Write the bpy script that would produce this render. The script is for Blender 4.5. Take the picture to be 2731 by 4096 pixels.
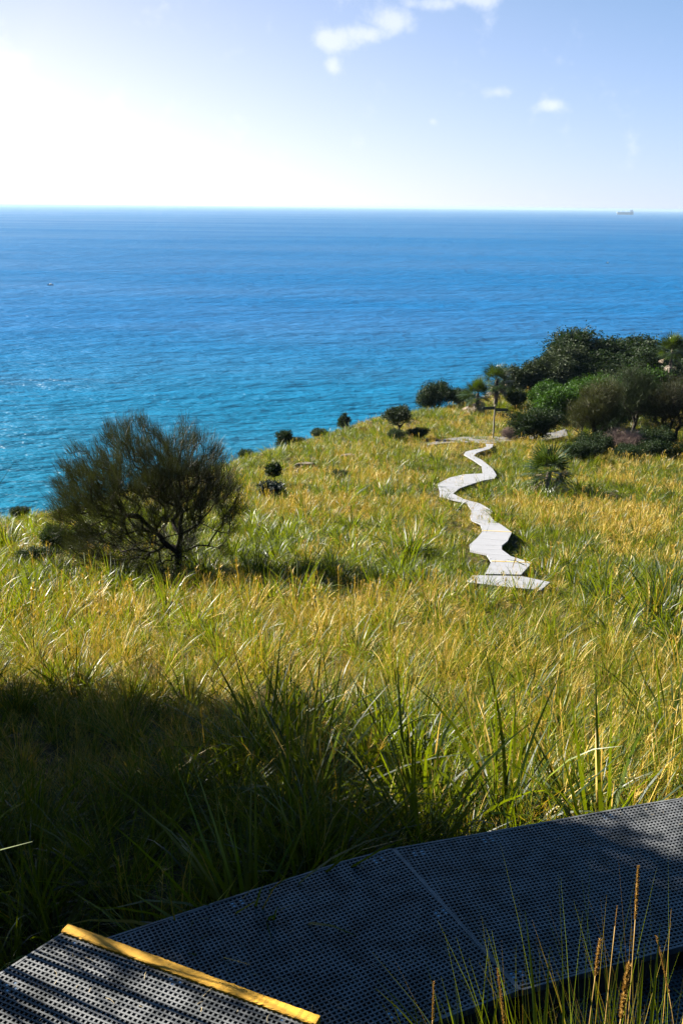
import bpy, math, random
import numpy as np
from mathutils import Vector, Matrix, Euler

for o in list(bpy.data.objects):
    bpy.data.objects.remove(o)
S = bpy.context.scene
C = S.collection
R = math.radians
rng = np.random.default_rng(7)
random.seed(7)

# ------------------------------------------------------------------ camera
cam = bpy.data.cameras.new('camera')
cam.sensor_fit = 'VERTICAL'
cam.sensor_height = 36.0
cam.lens = 18.0 / math.tan(R(27.0))
cam.clip_start = 0.05
cam.clip_end = 120000
co = bpy.data.objects.new('camera', cam)
C.objects.link(co)
PITCH, ROLL = 16.95, 0.69
HAZE = 0.00005
co.matrix_world = (Matrix.Rotation(R(90 - PITCH), 4, 'X') @ Matrix.Rotation(R(ROLL), 4, 'Z'))
S.camera = co

# ------------------------------------------------------------------ light
SUN_AZ, SUN_EL = 60.0, 29.0            # degrees left of the view axis, above the horizon
sdir = Vector((-math.sin(R(SUN_AZ)) * math.cos(R(SUN_EL)), math.cos(R(SUN_AZ)) * math.cos(R(SUN_EL)), math.sin(R(SUN_EL))))
sl = bpy.data.lights.new('sun', 'SUN')
sl.energy = 5.0
sl.angle = R(0.5)
sl.color = (1.0, 0.93, 0.80)
so = bpy.data.objects.new('sun', sl)
C.objects.link(so)
so.rotation_euler = (-sdir).to_track_quat('-Z', 'Y').to_euler()
so.location = (-40, 20, 60)

S.view_settings.view_transform = 'Standard'
S.view_settings.look = 'None'
S.view_settings.exposure = 2.32
S.view_settings.gamma = 1.0
S.view_settings.use_curve_mapping = False
S.cycles.max_bounces = 6
S.cycles.diffuse_bounces = 0
S.cycles.glossy_bounces = 2
S.cycles.transmission_bounces = 4
S.cycles.transparent_max_bounces = 8
S.cycles.volume_bounces = 0
S.cycles.sample_clamp_indirect = 4.0
S.cycles.sample_clamp_direct = 8.0
S.cycles.use_denoising = True

W = bpy.data.worlds.new('World')
S.world = W
W.use_nodes = True
nt = W.node_tree
nt.nodes.clear()
def N(t, typ, **kw):
    n = t.nodes.new(typ)
    for k, v in kw.items():
        setattr(n, k, v)
    return n
def mth(t, op, a, b=None, c=None, clamp=False):
    n = t.nodes.new('ShaderNodeMath'); n.operation = op; n.use_clamp = clamp
    for i, v in enumerate((a, b, c)):
        if v is None: continue
        if isinstance(v, (int, float)): n.inputs[i].default_value = v
        else: t.links.new(v, n.inputs[i])
    return n.outputs[0]
def mapr(t, v, a, b, c=0.0, d=1.0, smooth=True):
    n = t.nodes.new('ShaderNodeMapRange'); n.interpolation_type = 'SMOOTHSTEP' if smooth else 'LINEAR'
    t.links.new(v, n.inputs[0])
    for i, x in enumerate((a, b, c, d)): n.inputs[i + 1].default_value = x
    return n.outputs[0]
def mixc(t, f, a, b, blend='MIX'):
    n = t.nodes.new('ShaderNodeMix'); n.data_type = 'RGBA'; n.blend_type = blend
    ins = [n.inputs[0], n.inputs[6], n.inputs[7]]
    for s, v in zip(ins, (f, a, b)):
        if isinstance(v, (int, float)): s.default_value = v
        elif isinstance(v, tuple): s.default_value = (*v, 1.0) if len(v) == 3 else v
        else: t.links.new(v, s)
    return n.outputs[2]

sky = N(nt, 'ShaderNodeTexSky', sky_type='NISHITA', sun_disc=False, sun_elevation=R(SUN_EL), sun_rotation=R(-SUN_AZ),
        altitude=60, air_density=1.0, dust_density=0.4, ozone_density=4.0)
tc = N(nt, 'ShaderNodeTexCoord')
# small fair-weather clouds: noise-edged puffs at fixed directions of the sky
nz = N(nt, 'ShaderNodeTexNoise'); nz.inputs['Scale'].default_value = 26; nz.inputs['Detail'].default_value = 6; nz.inputs['Roughness'].default_value = 0.62
nt.links.new(tc.outputs['Generated'], nz.inputs['Vector'])
nzf = nz.outputs['Fac']
PUFFS = [  # azimuth (deg right of north=+Y), elevation, half width, half height (deg), weight
    (2.5, 9.1, 1.3, .75, 1.15), (1.2, 8.5, 1.4, .45, .95), (-.8, 8.2, 1.2, .6, 1.0), (4.2, 9.9, 1.6, .4, .95), (6.6, 10.1, 1.4, .45, .95),
    (-.8, 7.0, .55, .45, .85), (-1.0, 10.6, 1.6, .4, .85), (8.0, 5.75, .9, .35, .85), (10.7, 5.1, .9, .32, .85), (4.6, 4.3, .35, .25, .7),
    (-17.6, 6.6, 1.6, 1.0, .8), (-16.5, 5.0, 2.6, 1.0, .9), (-14.0, 4.0, 2.8, .8, .8), (-11.0, 3.2, 3.0, .7, .7), (-20.0, 4.6, 3.4, 2.0, .9),
    (-26.0, 8.0, 4.0, 1.6, .8), (26.0, 9.0, 3.0, .9, .7), (34.0, 14.0, 4.0, 1.2, .8)]
sep = N(nt, 'ShaderNodeSeparateXYZ'); nt.links.new(tc.outputs['Generated'], sep.inputs[0])
az = mth(nt, 'MULTIPLY', mth(nt, 'ARCTAN2', sep.outputs[0], sep.outputs[1]), 57.2958)
el = mth(nt, 'MULTIPLY', mth(nt, 'ARCSINE', sep.outputs[2]), 57.2958)
acc = None
for a, e, w, h, k in PUFFS:
    dx = mth(nt, 'DIVIDE', mth(nt, 'SUBTRACT', az, a), w)
    dy = mth(nt, 'DIVIDE', mth(nt, 'SUBTRACT', el, e), h)
    d2 = mth(nt, 'ADD', mth(nt, 'MULTIPLY', dx, dx), mth(nt, 'MULTIPLY', dy, dy))
    b = mth(nt, 'MULTIPLY', mth(nt, 'EXPONENT', mth(nt, 'MULTIPLY', d2, -1.0)), k)
    acc = b if acc is None else mth(nt, 'MAXIMUM', acc, b)
cl = mapr(nt, mth(nt, 'ADD', acc, mth(nt, 'MULTIPLY', mth(nt, 'SUBTRACT', nzf, 0.5), 2.4)), 0.18, 1.15)
cl = mth(nt, 'MULTIPLY', cl, 0.46)
# sea haze: the air whitens towards the horizon all round, more so on the sun's side
sun_v = N(nt, 'ShaderNodeVectorMath', operation='DOT_PRODUCT'); nt.links.new(tc.outputs['Generated'], sun_v.inputs[0]); sun_v.inputs[1].default_value = sdir
cosg = sun_v.outputs['Value']
glow = mth(nt, 'POWER', mth(nt, 'MAXIMUM', mth(nt, 'ADD', mth(nt, 'MULTIPLY', cosg, .5), .5), 0.0), 6.0)
glow = mth(nt, 'MINIMUM', glow, 0.36)
def lay(scale, col, k=None):
    f = mth(nt, 'EXPONENT', mth(nt, 'DIVIDE', mth(nt, 'MAXIMUM', el, 0.0), -scale))
    if k is not None: f = mth(nt, 'MULTIPLY', f, k)
    v = N(nt, 'ShaderNodeVectorMath', operation='SCALE'); v.inputs[0].default_value = col; nt.links.new(f, v.inputs['Scale'])
    return v.outputs[0]
skyn = mixc(nt, 1.0, sky.outputs[0], (.06, .13, .22), 'MULTIPLY')
skyb = mixc(nt, 1.0, skyn, lay(20.0, (.0, 2.05, 3.6)), 'ADD')            # blue air
skyb = mixc(nt, 1.0, skyb, lay(10.0, (2.35, .52, .0)), 'ADD')             # sea haze
skyb = mixc(nt, 1.0, skyb, lay(12.0, (11.5, 7.6, 4.6), glow), 'ADD')   # glare on the sun's side
skyc = mixc(nt, cl, skyb, (5.0, 5.05, 5.2))
bg = N(nt, 'ShaderNodeBackground'); bg.inputs['Strength'].default_value = 0.05
nt.links.new(skyc, bg.inputs['Color'])
wo = N(nt, 'ShaderNodeOutputWorld'); nt.links.new(bg.outputs[0], wo.inputs['Surface'])

# ------------------------------------------------------------------ helpers
def tag(o, label=None, cat=None, group=None, kind=None):
    if label: o['label'] = label
    if cat: o['category'] = cat
    if group: o['group'] = group
    if kind: o['kind'] = kind
    return o
def empty(name, loc, rz=0.0):
    o = bpy.data.objects.new(name, None); C.objects.link(o)
    o.location = loc; o.rotation_euler = (0, 0, rz); o.empty_display_size = 0.1
    return o
def link(name, me, m=None, parent=None, loc=None):
    o = bpy.data.objects.new(name, me); C.objects.link(o)
    if m is not None and len(me.materials) == 0: me.materials.append(m)
    if parent is not None: o.parent = parent
    if loc is not None: o.location = loc
    return o
def copy_tree(o, parent=None):
    c = o.copy(); C.objects.link(c)
    if parent is not None: c.parent = parent
    for ch in list(o.children): copy_tree(ch, c)
    return c
def mesh_np(name, V, F, mats=None, smooth=False, col=None):
    """V (n,3); F list of arrays (k, 3 or 4)"""
    me = bpy.data.meshes.new(name)
    Fs = [np.asarray(f, np.int32) for f in (F if isinstance(F, list) else [F]) if len(f)]
    loops = np.concatenate([f.ravel() for f in Fs])
    sizes = np.concatenate([np.full(len(f), f.shape[1], np.int32) for f in Fs])
    starts = np.concatenate([[0], np.cumsum(sizes)[:-1]]).astype(np.int32)
    me.vertices.add(len(V)); me.vertices.foreach_set('co', np.asarray(V, np.float32).ravel())
    me.loops.add(len(loops)); me.loops.foreach_set('vertex_index', loops.astype(np.int32))
    me.polygons.add(len(sizes)); me.polygons.foreach_set('loop_start', starts)
    me.polygons.foreach_set('loop_total', sizes)
    if smooth: me.polygons.foreach_set('use_smooth', np.ones(len(sizes), bool))
    if col is not None:
        at = me.attributes.new('col', 'FLOAT_COLOR', 'POINT')
        at.data.foreach_set('color', np.asarray(col, np.float32).ravel())
    me.update(calc_edges=True)
    for m in (mats or []): me.materials.append(m)
    return me
class MB:
    def __init__(s): s.V = []; s.F3 = []; s.F4 = []; s.n = 0; s.X = []
    def add(s, V, F):
        V = np.asarray(V, float); b = s.n; s.V.append(V); s.n += len(V)
        for f in F:
            (s.F3 if len(f) == 3 else s.F4 if len(f) == 4 else s.X).append([i + b for i in f])
    def prism(s, P, z0, z1, shrink=0.0):
        P = [tuple(p) for p in P]; n = len(P)
        cx = sum(p[0] for p in P) / n; cy = sum(p[1] for p in P) / n
        V = [(cx + (p[0] - cx) * (1 - shrink), cy + (p[1] - cy) * (1 - shrink), z0) for p in P] + [(p[0], p[1], z1) for p in P]
        F = [[i, (i + 1) % n, n + (i + 1) % n, n + i] for i in range(n)] + [list(range(n - 1, -1, -1)), list(range(n, 2 * n))]
        s.add(V, F)
    def bar(s, a, b, wt, wb, z0, z1, ext=0.0):
        a = np.array(a, float); b = np.array(b, float); d = b - a; L = np.hypot(*d)
        if L < 1e-4: return
        d /= L; a = a - d * ext; b = b + d * ext; n = np.array([-d[1], d[0]])
        V = []
        for z, w in ((z0, wb), (z1, wt)):
            for p in (a - n * w / 2, b - n * w / 2, b + n * w / 2, a + n * w / 2): V.append((p[0], p[1], z))
        s.add(V, [[3, 2, 1, 0], [4, 5, 6, 7], [0, 1, 5, 4], [1, 2, 6, 5], [2, 3, 7, 6], [3, 0, 4, 7]])
    def box(s, c, sx, sy, sz, M=None):
        V = np.array([(x * sx / 2, y * sy / 2, z * sz / 2) for z in (-1, 1) for x, y in ((-1, -1), (1, -1), (1, 1), (-1, 1))])
        if M is not None: V = V @ np.array(M.to_3x3()).T
        s.add(V + np.array(c), [[3, 2, 1, 0], [4, 5, 6, 7], [0, 1, 5, 4], [1, 2, 6, 5], [2, 3, 7, 6], [3, 0, 4, 7]])
    def tube(s, pts, rad, k=8, cap=True):
        pts = [np.array(p, float) for p in pts]; V = []
        for i, p in enumerate(pts):
            d = pts[min(i + 1, len(pts) - 1)] - pts[max(i - 1, 0)]; d /= np.linalg.norm(d) + 1e-9
            u = np.cross(d, (0, 0, 1) if abs(d[2]) < .9 else (1, 0, 0)); u /= np.linalg.norm(u); v = np.cross(d, u)
            r = rad[i] if hasattr(rad, '__len__') else rad
            for j in range(k):
                a = 2 * math.pi * j / k; V.append(p + r * (math.cos(a) * u + math.sin(a) * v))
        F = [[i * k + j, i * k + (j + 1) % k, (i + 1) * k + (j + 1) % k, (i + 1) * k + j] for i in range(len(pts) - 1) for j in range(k)]
        if cap: F += [list(range(k - 1, -1, -1)), [(len(pts) - 1) * k + j for j in range(k)]]
        s.add(V, F)
    def mesh(s, name, m=None, smooth=False):
        V = np.concatenate(s.V); me = bpy.data.meshes.new(name)
        me.from_pydata(V.tolist(), [], s.F3 + s.F4 + s.X)
        if smooth: me.polygons.foreach_set('use_smooth', np.ones(len(me.polygons), bool))
        if m is not None: me.materials.append(m)
        me.update()
        return me

def value_noise(x, y, sc, seed):
    r = np.random.default_rng(seed); G = r.random((64, 64))
    x = np.asarray(x) / sc + 1000.0; y = np.asarray(y) / sc + 1000.0
    xi = np.floor(x).astype(int); yi = np.floor(y).astype(int); fx = x - xi; fy = y - yi
    fx = fx * fx * (3 - 2 * fx); fy = fy * fy * (3 - 2 * fy)
    g = lambda a, b: G[a % 64, b % 64]
    return (g(xi, yi) * (1 - fx) + g(xi + 1, yi) * fx) * (1 - fy) + (g(xi, yi + 1) * (1 - fx) + g(xi + 1, yi + 1) * fx) * fy

# ------------------------------------------------------------------ materials
def mat(name):
    m = bpy.data.materials.new(name); m.use_nodes = True; t = m.node_tree; t.nodes.clear()
    out = t.nodes.new('ShaderNodeOutputMaterial'); p = t.nodes.new('ShaderNodeBsdfPrincipled')
    t.links.new(p.outputs[0], out.inputs[0])
    return m, t, p, out
def wpos(t):
    return t.nodes.new('ShaderNodeNewGeometry').outputs['Position']
def noise(t, v, scale, detail=3, rough=.55, map_scale=None):
    if map_scale is not None:
        mp = t.nodes.new('ShaderNodeMapping'); mp.inputs['Scale'].default_value = map_scale[:3]
        if len(map_scale) > 3: mp.inputs['Rotation'].default_value = (0, 0, map_scale[3])
        t.links.new(v, mp.inputs['Vector']); v = mp.outputs[0]
    n = t.nodes.new('ShaderNodeTexNoise'); n.inputs['Scale'].default_value = scale
    n.inputs['Detail'].default_value = detail; n.inputs['Roughness'].default_value = rough
    t.links.new(v, n.inputs['Vector'])
    return n.outputs['Fac']
def bump(t, h, strength, dist, normal=None):
    b = t.nodes.new('ShaderNodeBump'); b.inputs['Strength'].default_value = strength; b.inputs['Distance'].default_value = dist
    t.links.new(h, b.inputs['Height'])
    if normal is not None: t.links.new(normal, b.inputs['Normal'])
    return b.outputs[0]
def objpos(t):
    return t.nodes.new('ShaderNodeTexCoord').outputs['Object']

def plain(name, col, rough=.6, spec=.5, metal=0.0, var=.25, scale=6.0, bmp=0.0, bscale=60):
    m, t, p, o = mat(name)
    v = objpos(t)
    f = noise(t, v, scale, 5, .6)
    c = mixc(t, f, tuple(x * (1 - var) for x in col), tuple(min(1, x * (1 + var)) for x in col))
    t.links.new(c, p.inputs['Base Color'])
    p.inputs['Roughness'].default_value = rough; p.inputs['Metallic'].default_value = metal
    p.inputs['Specular IOR Level'].default_value = spec
    if bmp: t.links.new(bump(t, noise(t, v, bscale, 4), 0.6, bmp), p.inputs['Normal'])
    return m

def leafmat(name, c0, c1, tr, rough=.5, spec=.3, tfac=.3):
    """foliage: colour varies leaf by leaf (attribute col.r) and over the plant"""
    m, t, p, out = mat(name)
    a = t.nodes.new('ShaderNodeAttribute'); a.attribute_name = 'col'
    sp = t.nodes.new('ShaderNodeSeparateColor'); t.links.new(a.outputs['Color'], sp.inputs[0])
    f = mth(t, 'ADD', mth(t, 'MULTIPLY', sp.outputs[0], .7), mth(t, 'MULTIPLY', noise(t, wpos(t), .9, 3), .5))
    f = mth(t, 'SUBTRACT', f, .1, clamp=True)
    c = mixc(t, f, c0, c1)
    t.links.new(c, p.inputs['Base Color']); p.inputs['Roughness'].default_value = rough; p.inputs['Specular IOR Level'].default_value = spec
    tl = t.nodes.new('ShaderNodeBsdfTranslucent'); tl.inputs['Color'].default_value = (*tr, 1)
    mx = t.nodes.new('ShaderNodeMixShader'); mx.inputs[0].default_value = tfac
    t.links.new(p.outputs[0], mx.inputs[1]); t.links.new(tl.outputs[0], mx.inputs[2]); t.links.new(mx.outputs[0], out.inputs[0])
    return m

def grassmat():
    m, t, p, out = mat('grass_blades')
    a = t.nodes.new('ShaderNodeAttribute'); a.attribute_name = 'col'
    sp = t.nodes.new('ShaderNodeSeparateColor'); t.links.new(a.outputs['Color'], sp.inputs[0])
    r, tt, g = sp.outputs[0], sp.outputs[1], sp.outputs[2]
    P = wpos(t)
    oi = t.nodes.new('ShaderNodeObjectInfo').outputs['Random']
    n1 = noise(t, P, .22, 3); n2 = noise(t, P, 1.1, 2)
    # dryness 0..1: blade kind + patch + single blade + dry tips
    dry = mth(t, 'SUBTRACT', mth(t, 'MULTIPLY', mth(t, 'SUBTRACT', 1.0, g), 1.32), .22)
    va = mth(t, 'MULTIPLY', mth(t, 'SUBTRACT', n1, .5), 1.7)
    va = mth(t, 'ADD', va, mth(t, 'MULTIPLY', mth(t, 'SUBTRACT', n2, .5), .9))
    va = mth(t, 'ADD', va, mth(t, 'MULTIPLY', mth(t, 'SUBTRACT', r, .5), .7))
    va = mth(t, 'ADD', va, mth(t, 'MULTIPLY', mth(t, 'SUBTRACT', tt, .4), .25))
    va = mth(t, 'ADD', va, mth(t, 'MULTIPLY', mth(t, 'SUBTRACT', oi, .5), .75))
    dry = mth(t, 'ADD', dry, mth(t, 'MULTIPLY', va, mapr(t, g, .88, 1.0, 1.0, .38)))   # strappy plants keep their dark green
    f = mapr(t, dry, .36, 1.12)
    grn = mixc(t, r, (.018, .050, .003), (.150, .195, .004))
    grn = mixc(t, mapr(t, dry, -.15, .42), (.006, .019, .003), grn)
    straw = mixc(t, r, (.37, .215, .012), (.64, .47, .13))
    straw = mixc(t, mth(t, 'MULTIPLY', oi, .22), straw, (.30, .13, .02))
    c = mixc(t, f, grn, straw)
    t.links.new(c, p.inputs['Base Color']); p.inputs['Roughness'].default_value = .42; p.inputs['Specular IOR Level'].default_value = .2
    tl = t.nodes.new('ShaderNodeBsdfTranslucent')
    tcx = mixc(t, f, (.22, .28, .004), (.46, .29, .02)); t.links.new(tcx, tl.inputs['Color'])
    mx = t.nodes.new('ShaderNodeMixShader'); mx.inputs[0].default_value = .27
    t.links.new(p.outputs[0], mx.inputs[1]); t.links.new(tl.outputs[0], mx.inputs[2]); t.links.new(mx.outputs[0], out.inputs[0])
    return m
M_grass = grassmat()

def groundmat():
    m, t, p, o = mat('hill_soil')
    P = wpos(t)
    c = mixc(t, mapr(t, noise(t, P, .5, 5), .35, .65), (.012, .014, .004), (.05, .036, .013))
    c = mixc(t, mapr(t, noise(t, P, 6, 4), .4, .7), c, (.07, .05, .02))
    t.links.new(c, p.inputs['Base Color']); p.inputs['Roughness'].default_value = .95; p.inputs['Specular IOR Level'].default_value = .1
    t.links.new(bump(t, noise(t, P, 9, 5), .8, .05), p.inputs['Normal'])
    return m
M_ground = groundmat()

def seamat():
    m, t, p, o = mat('sea_water')
    P = wpos(t)
    sx = t.nodes.new('ShaderNodeSeparateXYZ'); t.links.new(P, sx.inputs[0])
    # distance from the shore below the hill: shallow water is turquoise
    dist = t.nodes.new('ShaderNodeVectorMath'); dist.operation = 'LENGTH'; t.links.new(P, dist.inputs[0])
    sh = mapr(t, dist.outputs['Value'], 130, 620)
    deep = mixc(t, noise(t, P, .0011, 4, .6, (1, .35, 1)), (.000, .058, .172), (.000, .083, .215))
    c = mixc(t, sh, (.0, .080, .142), deep)
    df = t.nodes.new('ShaderNodeBsdfDiffuse'); gl = t.nodes.new('ShaderNodeBsdfGlossy'); gl.inputs['Roughness'].default_value = .38
    t.links.new(c, df.inputs['Color']); mx = t.nodes.new('ShaderNodeMixShader'); t.links.new(mapr(t, noise(t, P, .0035, 5, .65, (.30, 1.0, 1, R(12))), .35, .66, .035, .105), mx.inputs[0])   # rough water seen at a slant: most facets face the viewer
    t.links.new(df.outputs[0], mx.inputs[1]); t.links.new(gl.outputs[0], mx.inputs[2]); t.links.new(mx.outputs[0], o.inputs[0])
    t.nodes.remove(p)
    w1 = noise(t, P, .045, 5, .62, (.55, 1.0, 1, R(14)))
    w2 = noise(t, P, .22, 4, .62, (.5, 1.0, 1, R(24)))
    w3 = noise(t, P, .010, 3, .5, (.35, 1.0, 1, R(10)))
    h = mth(t, 'ADD', mth(t, 'MULTIPLY', w1, 7.5), mth(t, 'ADD', mth(t, 'MULTIPLY', w2, 2.0), mth(t, 'MULTIPLY', w3, 9.0)))
    bn = bump(t, h, 1.0, 1.0); t.links.new(bn, df.inputs['Normal']); t.links.new(bn, gl.inputs['Normal'])
    return m
M_sea = seamat()

M_bark = plain('bark', (0.0238, 0.0184, 0.0136), .9, .2, var=.5, scale=9, bmp=.02, bscale=30)
M_greybark = plain('grey_bark', (.09, .075, .06), .9, .2, var=.4, scale=9)
M_needle = leafmat('casuarina_needles', (.010, .013, .006), (.040, .042, .020), (.05, .06, .012), tfac=.15, spec=.15)
M_leafdark = leafmat('dark_leaves', (.005, .012, .004), (.022, .040, .012), (.03, .06, .008), tfac=.15, rough=.6, spec=.12)
M_leafgrey = leafmat('grey_green_leaves', (.011, .020, .008), (.042, .056, .024), (.035, .055, .012), tfac=.15, rough=.6, spec=.1)
M_leafolive = leafmat('olive_leaves', (.018, .022, .008), (.062, .062, .022), (.05, .06, .012), tfac=.2, rough=.6, spec=.1)
M_leafbright = leafmat('fresh_leaves', (.008, .026, .003), (.030, .075, .006), (.05, .12, .005), tfac=.2, rough=.6, spec=.12)
M_leafblue = leafmat('blue_grey_leaves', (0.0109, 0.0190, 0.0163), (0.0340, 0.0510, 0.0442), (0.0204, 0.0408, 0.0204), tfac=.1)
M_leafdead = leafmat('dead_twigs', (.14, .095, .080), (.36, .26, .22), (.2, .12, .1), tfac=.1, rough=.8, spec=.1)
M_leafbrown = leafmat('brown_scrub', (.012, .015, .008), (.042, .042, .020), (.04, .045, .012), tfac=.15, rough=.7, spec=.1)
M_frond = leafmat('palm_fronds', (0.0082, 0.0218, 0.0054), (0.0340, 0.0578, 0.0122), (0.0680, 0.1088, 0.0068), tfac=.2, rough=.3, spec=.3)
M_deadfrond = leafmat('dead_palm_fronds', (.10, .078, .056), (.42, .33, .25), (.2, .12, .05), tfac=.15, rough=.6)
def gratemat(name, c0, c1, sc):
    m, t, p, o = mat(name); v = wpos(t)
    c = mixc(t, mapr(t, noise(t, v, sc, 5, .65), .3, .7), c0, c1)
    t.links.new(c, p.inputs['Base Color']); p.inputs['Roughness'].default_value = .36; p.inputs['Specular IOR Level'].default_value = .7
    t.links.new(bump(t, noise(t, v, 260, 2), .5, .002), p.inputs['Normal'])
    return m
M_grate = gratemat('shaded_fibre_grating', (.024, .027, .028), (.15, .155, .162), 7)  # colour darkened to deepen the shade on the near deck
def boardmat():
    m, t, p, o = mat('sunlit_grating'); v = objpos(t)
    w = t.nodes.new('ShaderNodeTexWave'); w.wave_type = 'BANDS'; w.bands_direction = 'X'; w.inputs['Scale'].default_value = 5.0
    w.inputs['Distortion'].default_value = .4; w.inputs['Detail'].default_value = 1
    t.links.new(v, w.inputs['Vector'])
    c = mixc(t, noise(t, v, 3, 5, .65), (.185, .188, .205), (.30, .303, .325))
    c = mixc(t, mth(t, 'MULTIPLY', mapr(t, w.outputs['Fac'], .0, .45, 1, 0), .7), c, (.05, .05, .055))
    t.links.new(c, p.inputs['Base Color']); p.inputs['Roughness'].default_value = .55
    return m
M_board = boardmat()  # paler copy of the grating, sunlit brightness put into its colour
M_concrete = plain('worn_concrete', (.115, .115, .12), .85, .3, var=.25, scale=2.5, bmp=.004)
def yellowmat():
    m, t, p, o = mat('yellow_grit'); v = wpos(t)
    g = noise(t, v, 330, 3, .7)
    c = mixc(t, noise(t, v, 40, 4), (.52, .26, .002), (.66, .36, .003))
    c = mixc(t, mapr(t, g, .35, .5, .45, 0), c, (.35, .14, .002))
    t.links.new(c, p.inputs['Base Color']); p.inputs['Roughness'].default_value = .6; p.inputs['Specular IOR Level'].default_value = .4
    t.links.new(bump(t, g, 1.0, .006), p.inputs['Normal'])
    return m
M_yellow = yellowmat()
M_yellowworn = plain('faded_yellow', (.60, .42, .12), .7, .3)
M_beam = plain('dark_beam', (0.0340, 0.0374, 0.0408), .6, .4)
M_clip = plain('steel_clip', (.45, .55, .65), .25, .5, metal=.9, var=.1)
M_rock = plain('pale_rock', (0.1156, 0.0952, 0.0748), .9, .2, var=.4, scale=5, bmp=.03, bscale=8)
M_post = plain('timber_post', (0.2856, 0.2448, 0.1904), .8, .3)
M_sign = plain('green_sign', (0.0082, 0.0238, 0.0204), .5, .4, var=.2)
M_signtext = plain('sign_lettering', (0.0680, 0.1088, 0.1020), .6, .3)
M_hull = plain('ship_hull', (0.0136, 0.0408, 0.0884), .5, .4)
M_white = plain('white_paint', (.8, .8, .8), .5, .4, var=.05)
M_boathull = plain('boat_hull', (0.0136, 0.0272, 0.0408), .4, .5)
M_stalk = plain('dry_stalk', (0.2720, 0.1700, 0.0476), .7, .3)
M_seed = leafmat('seed_head', (0.2720, 0.1360, 0.0204), (0.4896, 0.3060, 0.0816), (0.4080, 0.2040, 0.0272), tfac=.25, rough=.7)
M_litter = plain('dry_litter', (0.2856, 0.2312, 0.1360), .8, .3, var=.4)

# ------------------------------------------------------------------ terrain
PD = np.array([0, 1.0, 1.6, 2.4, 3.0, 3.8, 5, 8, 12, 16, 20, 25, 35, 50, 62, 72, 90, 110, 150, 260.])
PZ = np.array([-1.7, -1.85, -2.15, -2.85, -3.40, -3.72, -3.98, -4.85, -5.95, -6.95, -7.85, -8.9, -11, -13.5, -15.2, -16.5, -18.2, -20, -23.5, -33])
def herm(x, X, Y):
    h = np.diff(X); d = np.diff(Y) / h
    m = np.zeros(len(X)); m[0] = d[0]; m[-1] = d[-1]
    m[1:-1] = np.where(d[:-1] * d[1:] > 0, 2 * d[:-1] * d[1:] / (d[:-1] + d[1:] + 1e-12), 0)
    x = np.clip(x, X[0], X[-1]); i = np.clip(np.searchsorted(X, x) - 1, 0, len(X) - 2)
    t = (x - X[i]) / h[i]; t2 = t * t; t3 = t2 * t
    return (2 * t3 - 3 * t2 + 1) * Y[i] + (t3 - 2 * t2 + t) * h[i] * m[i] + (-2 * t3 + 3 * t2) * Y[i + 1] + (t3 - t2) * h[i] * m[i + 1]
# plan line of the cliff edge (bearing in degrees right of +Y, distance in metres)
EA = np.array([-180, -120, -90, -60, -35, -19.63, -16.4, -13.06, -9.8, -6.25, -3.7, -.66, 1.85, 3.6, 5.35, 6.6, 9.75, 15, 19, 25, 40, 70, 120, 180.])
ED = np.array([240, 70, 36, 31, 33, 37.8, 40.5, 45.6, 51.5, 58.6, 66.8, 76.8, 87.2, 92.8, 97, 103, 122, 150, 165, 175, 200, 230, 240, 240.])
def edge_d(x, y): return np.interp(np.degrees(np.arctan2(x, y)), EA, ED)
def ground(x, y, bumps=True):
    x = np.asarray(x, float); y = np.asarray(y, float); D = np.hypot(x, y); De = edge_d(x, y)
    z = herm(np.minimum(D, De), PD, PZ)
    o = np.maximum(D - De, 0)
    back = np.maximum(-y - .4 * np.abs(x) * (x < 0) + .12 * x - 1.2, 0)      # the hill goes on rising behind the walker, unseen, raised to cut sky light
    z = z + back * .55 * np.clip(1 - back / 60, .3, 1) + (herm(np.zeros_like(D), PD, PZ) - z) * np.clip(back / 4, 0, 1)
    z = z - (0.35 * np.minimum(o, 6) + 0.95 * np.maximum(o - 2.5, 0)) * (back <= 0)
    if bumps:
        k = np.clip((D - 8) / 12, 0, 1)
        z = z + k * (.10 * (value_noise(x, y, 3.1, 3) - .5) + .35 * (value_noise(x, y, 9.0, 4) - .5) * np.clip((De - D) / 8, 0.15, 1))
    return np.maximum(z, -75)
def gz(x, y): return float(ground(np.array([x]), np.array([y]))[0])

ang = np.radians(np.concatenate([np.linspace(-180, -40, 57)[:-1], np.linspace(-40, 40, 221), np.linspace(40, 180, 57)[1:]]))
rad = np.concatenate([[.02], np.linspace(.4, 12, 30), np.geomspace(12.6, 260, 170)])
A, Rr = np.meshgrid(ang, rad)
GX, GY = Rr * np.sin(A), Rr * np.cos(A)
GZ = ground(GX, GY)
nA, nR = len(ang), len(rad)
ii, jj = np.meshgrid(np.arange(nR - 1), np.arange(nA - 1), indexing='ij')
q = np.stack([ii * nA + jj, ii * nA + jj + 1, (ii + 1) * nA + jj + 1, (ii + 1) * nA + jj], -1).reshape(-1, 4)[:, ::-1]
g_me = mesh_np('hillside', np.stack([GX, GY, GZ], -1).reshape(-1, 3), [q], [M_ground], smooth=True)
tag(link('hillside', g_me), kind='structure')

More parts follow.
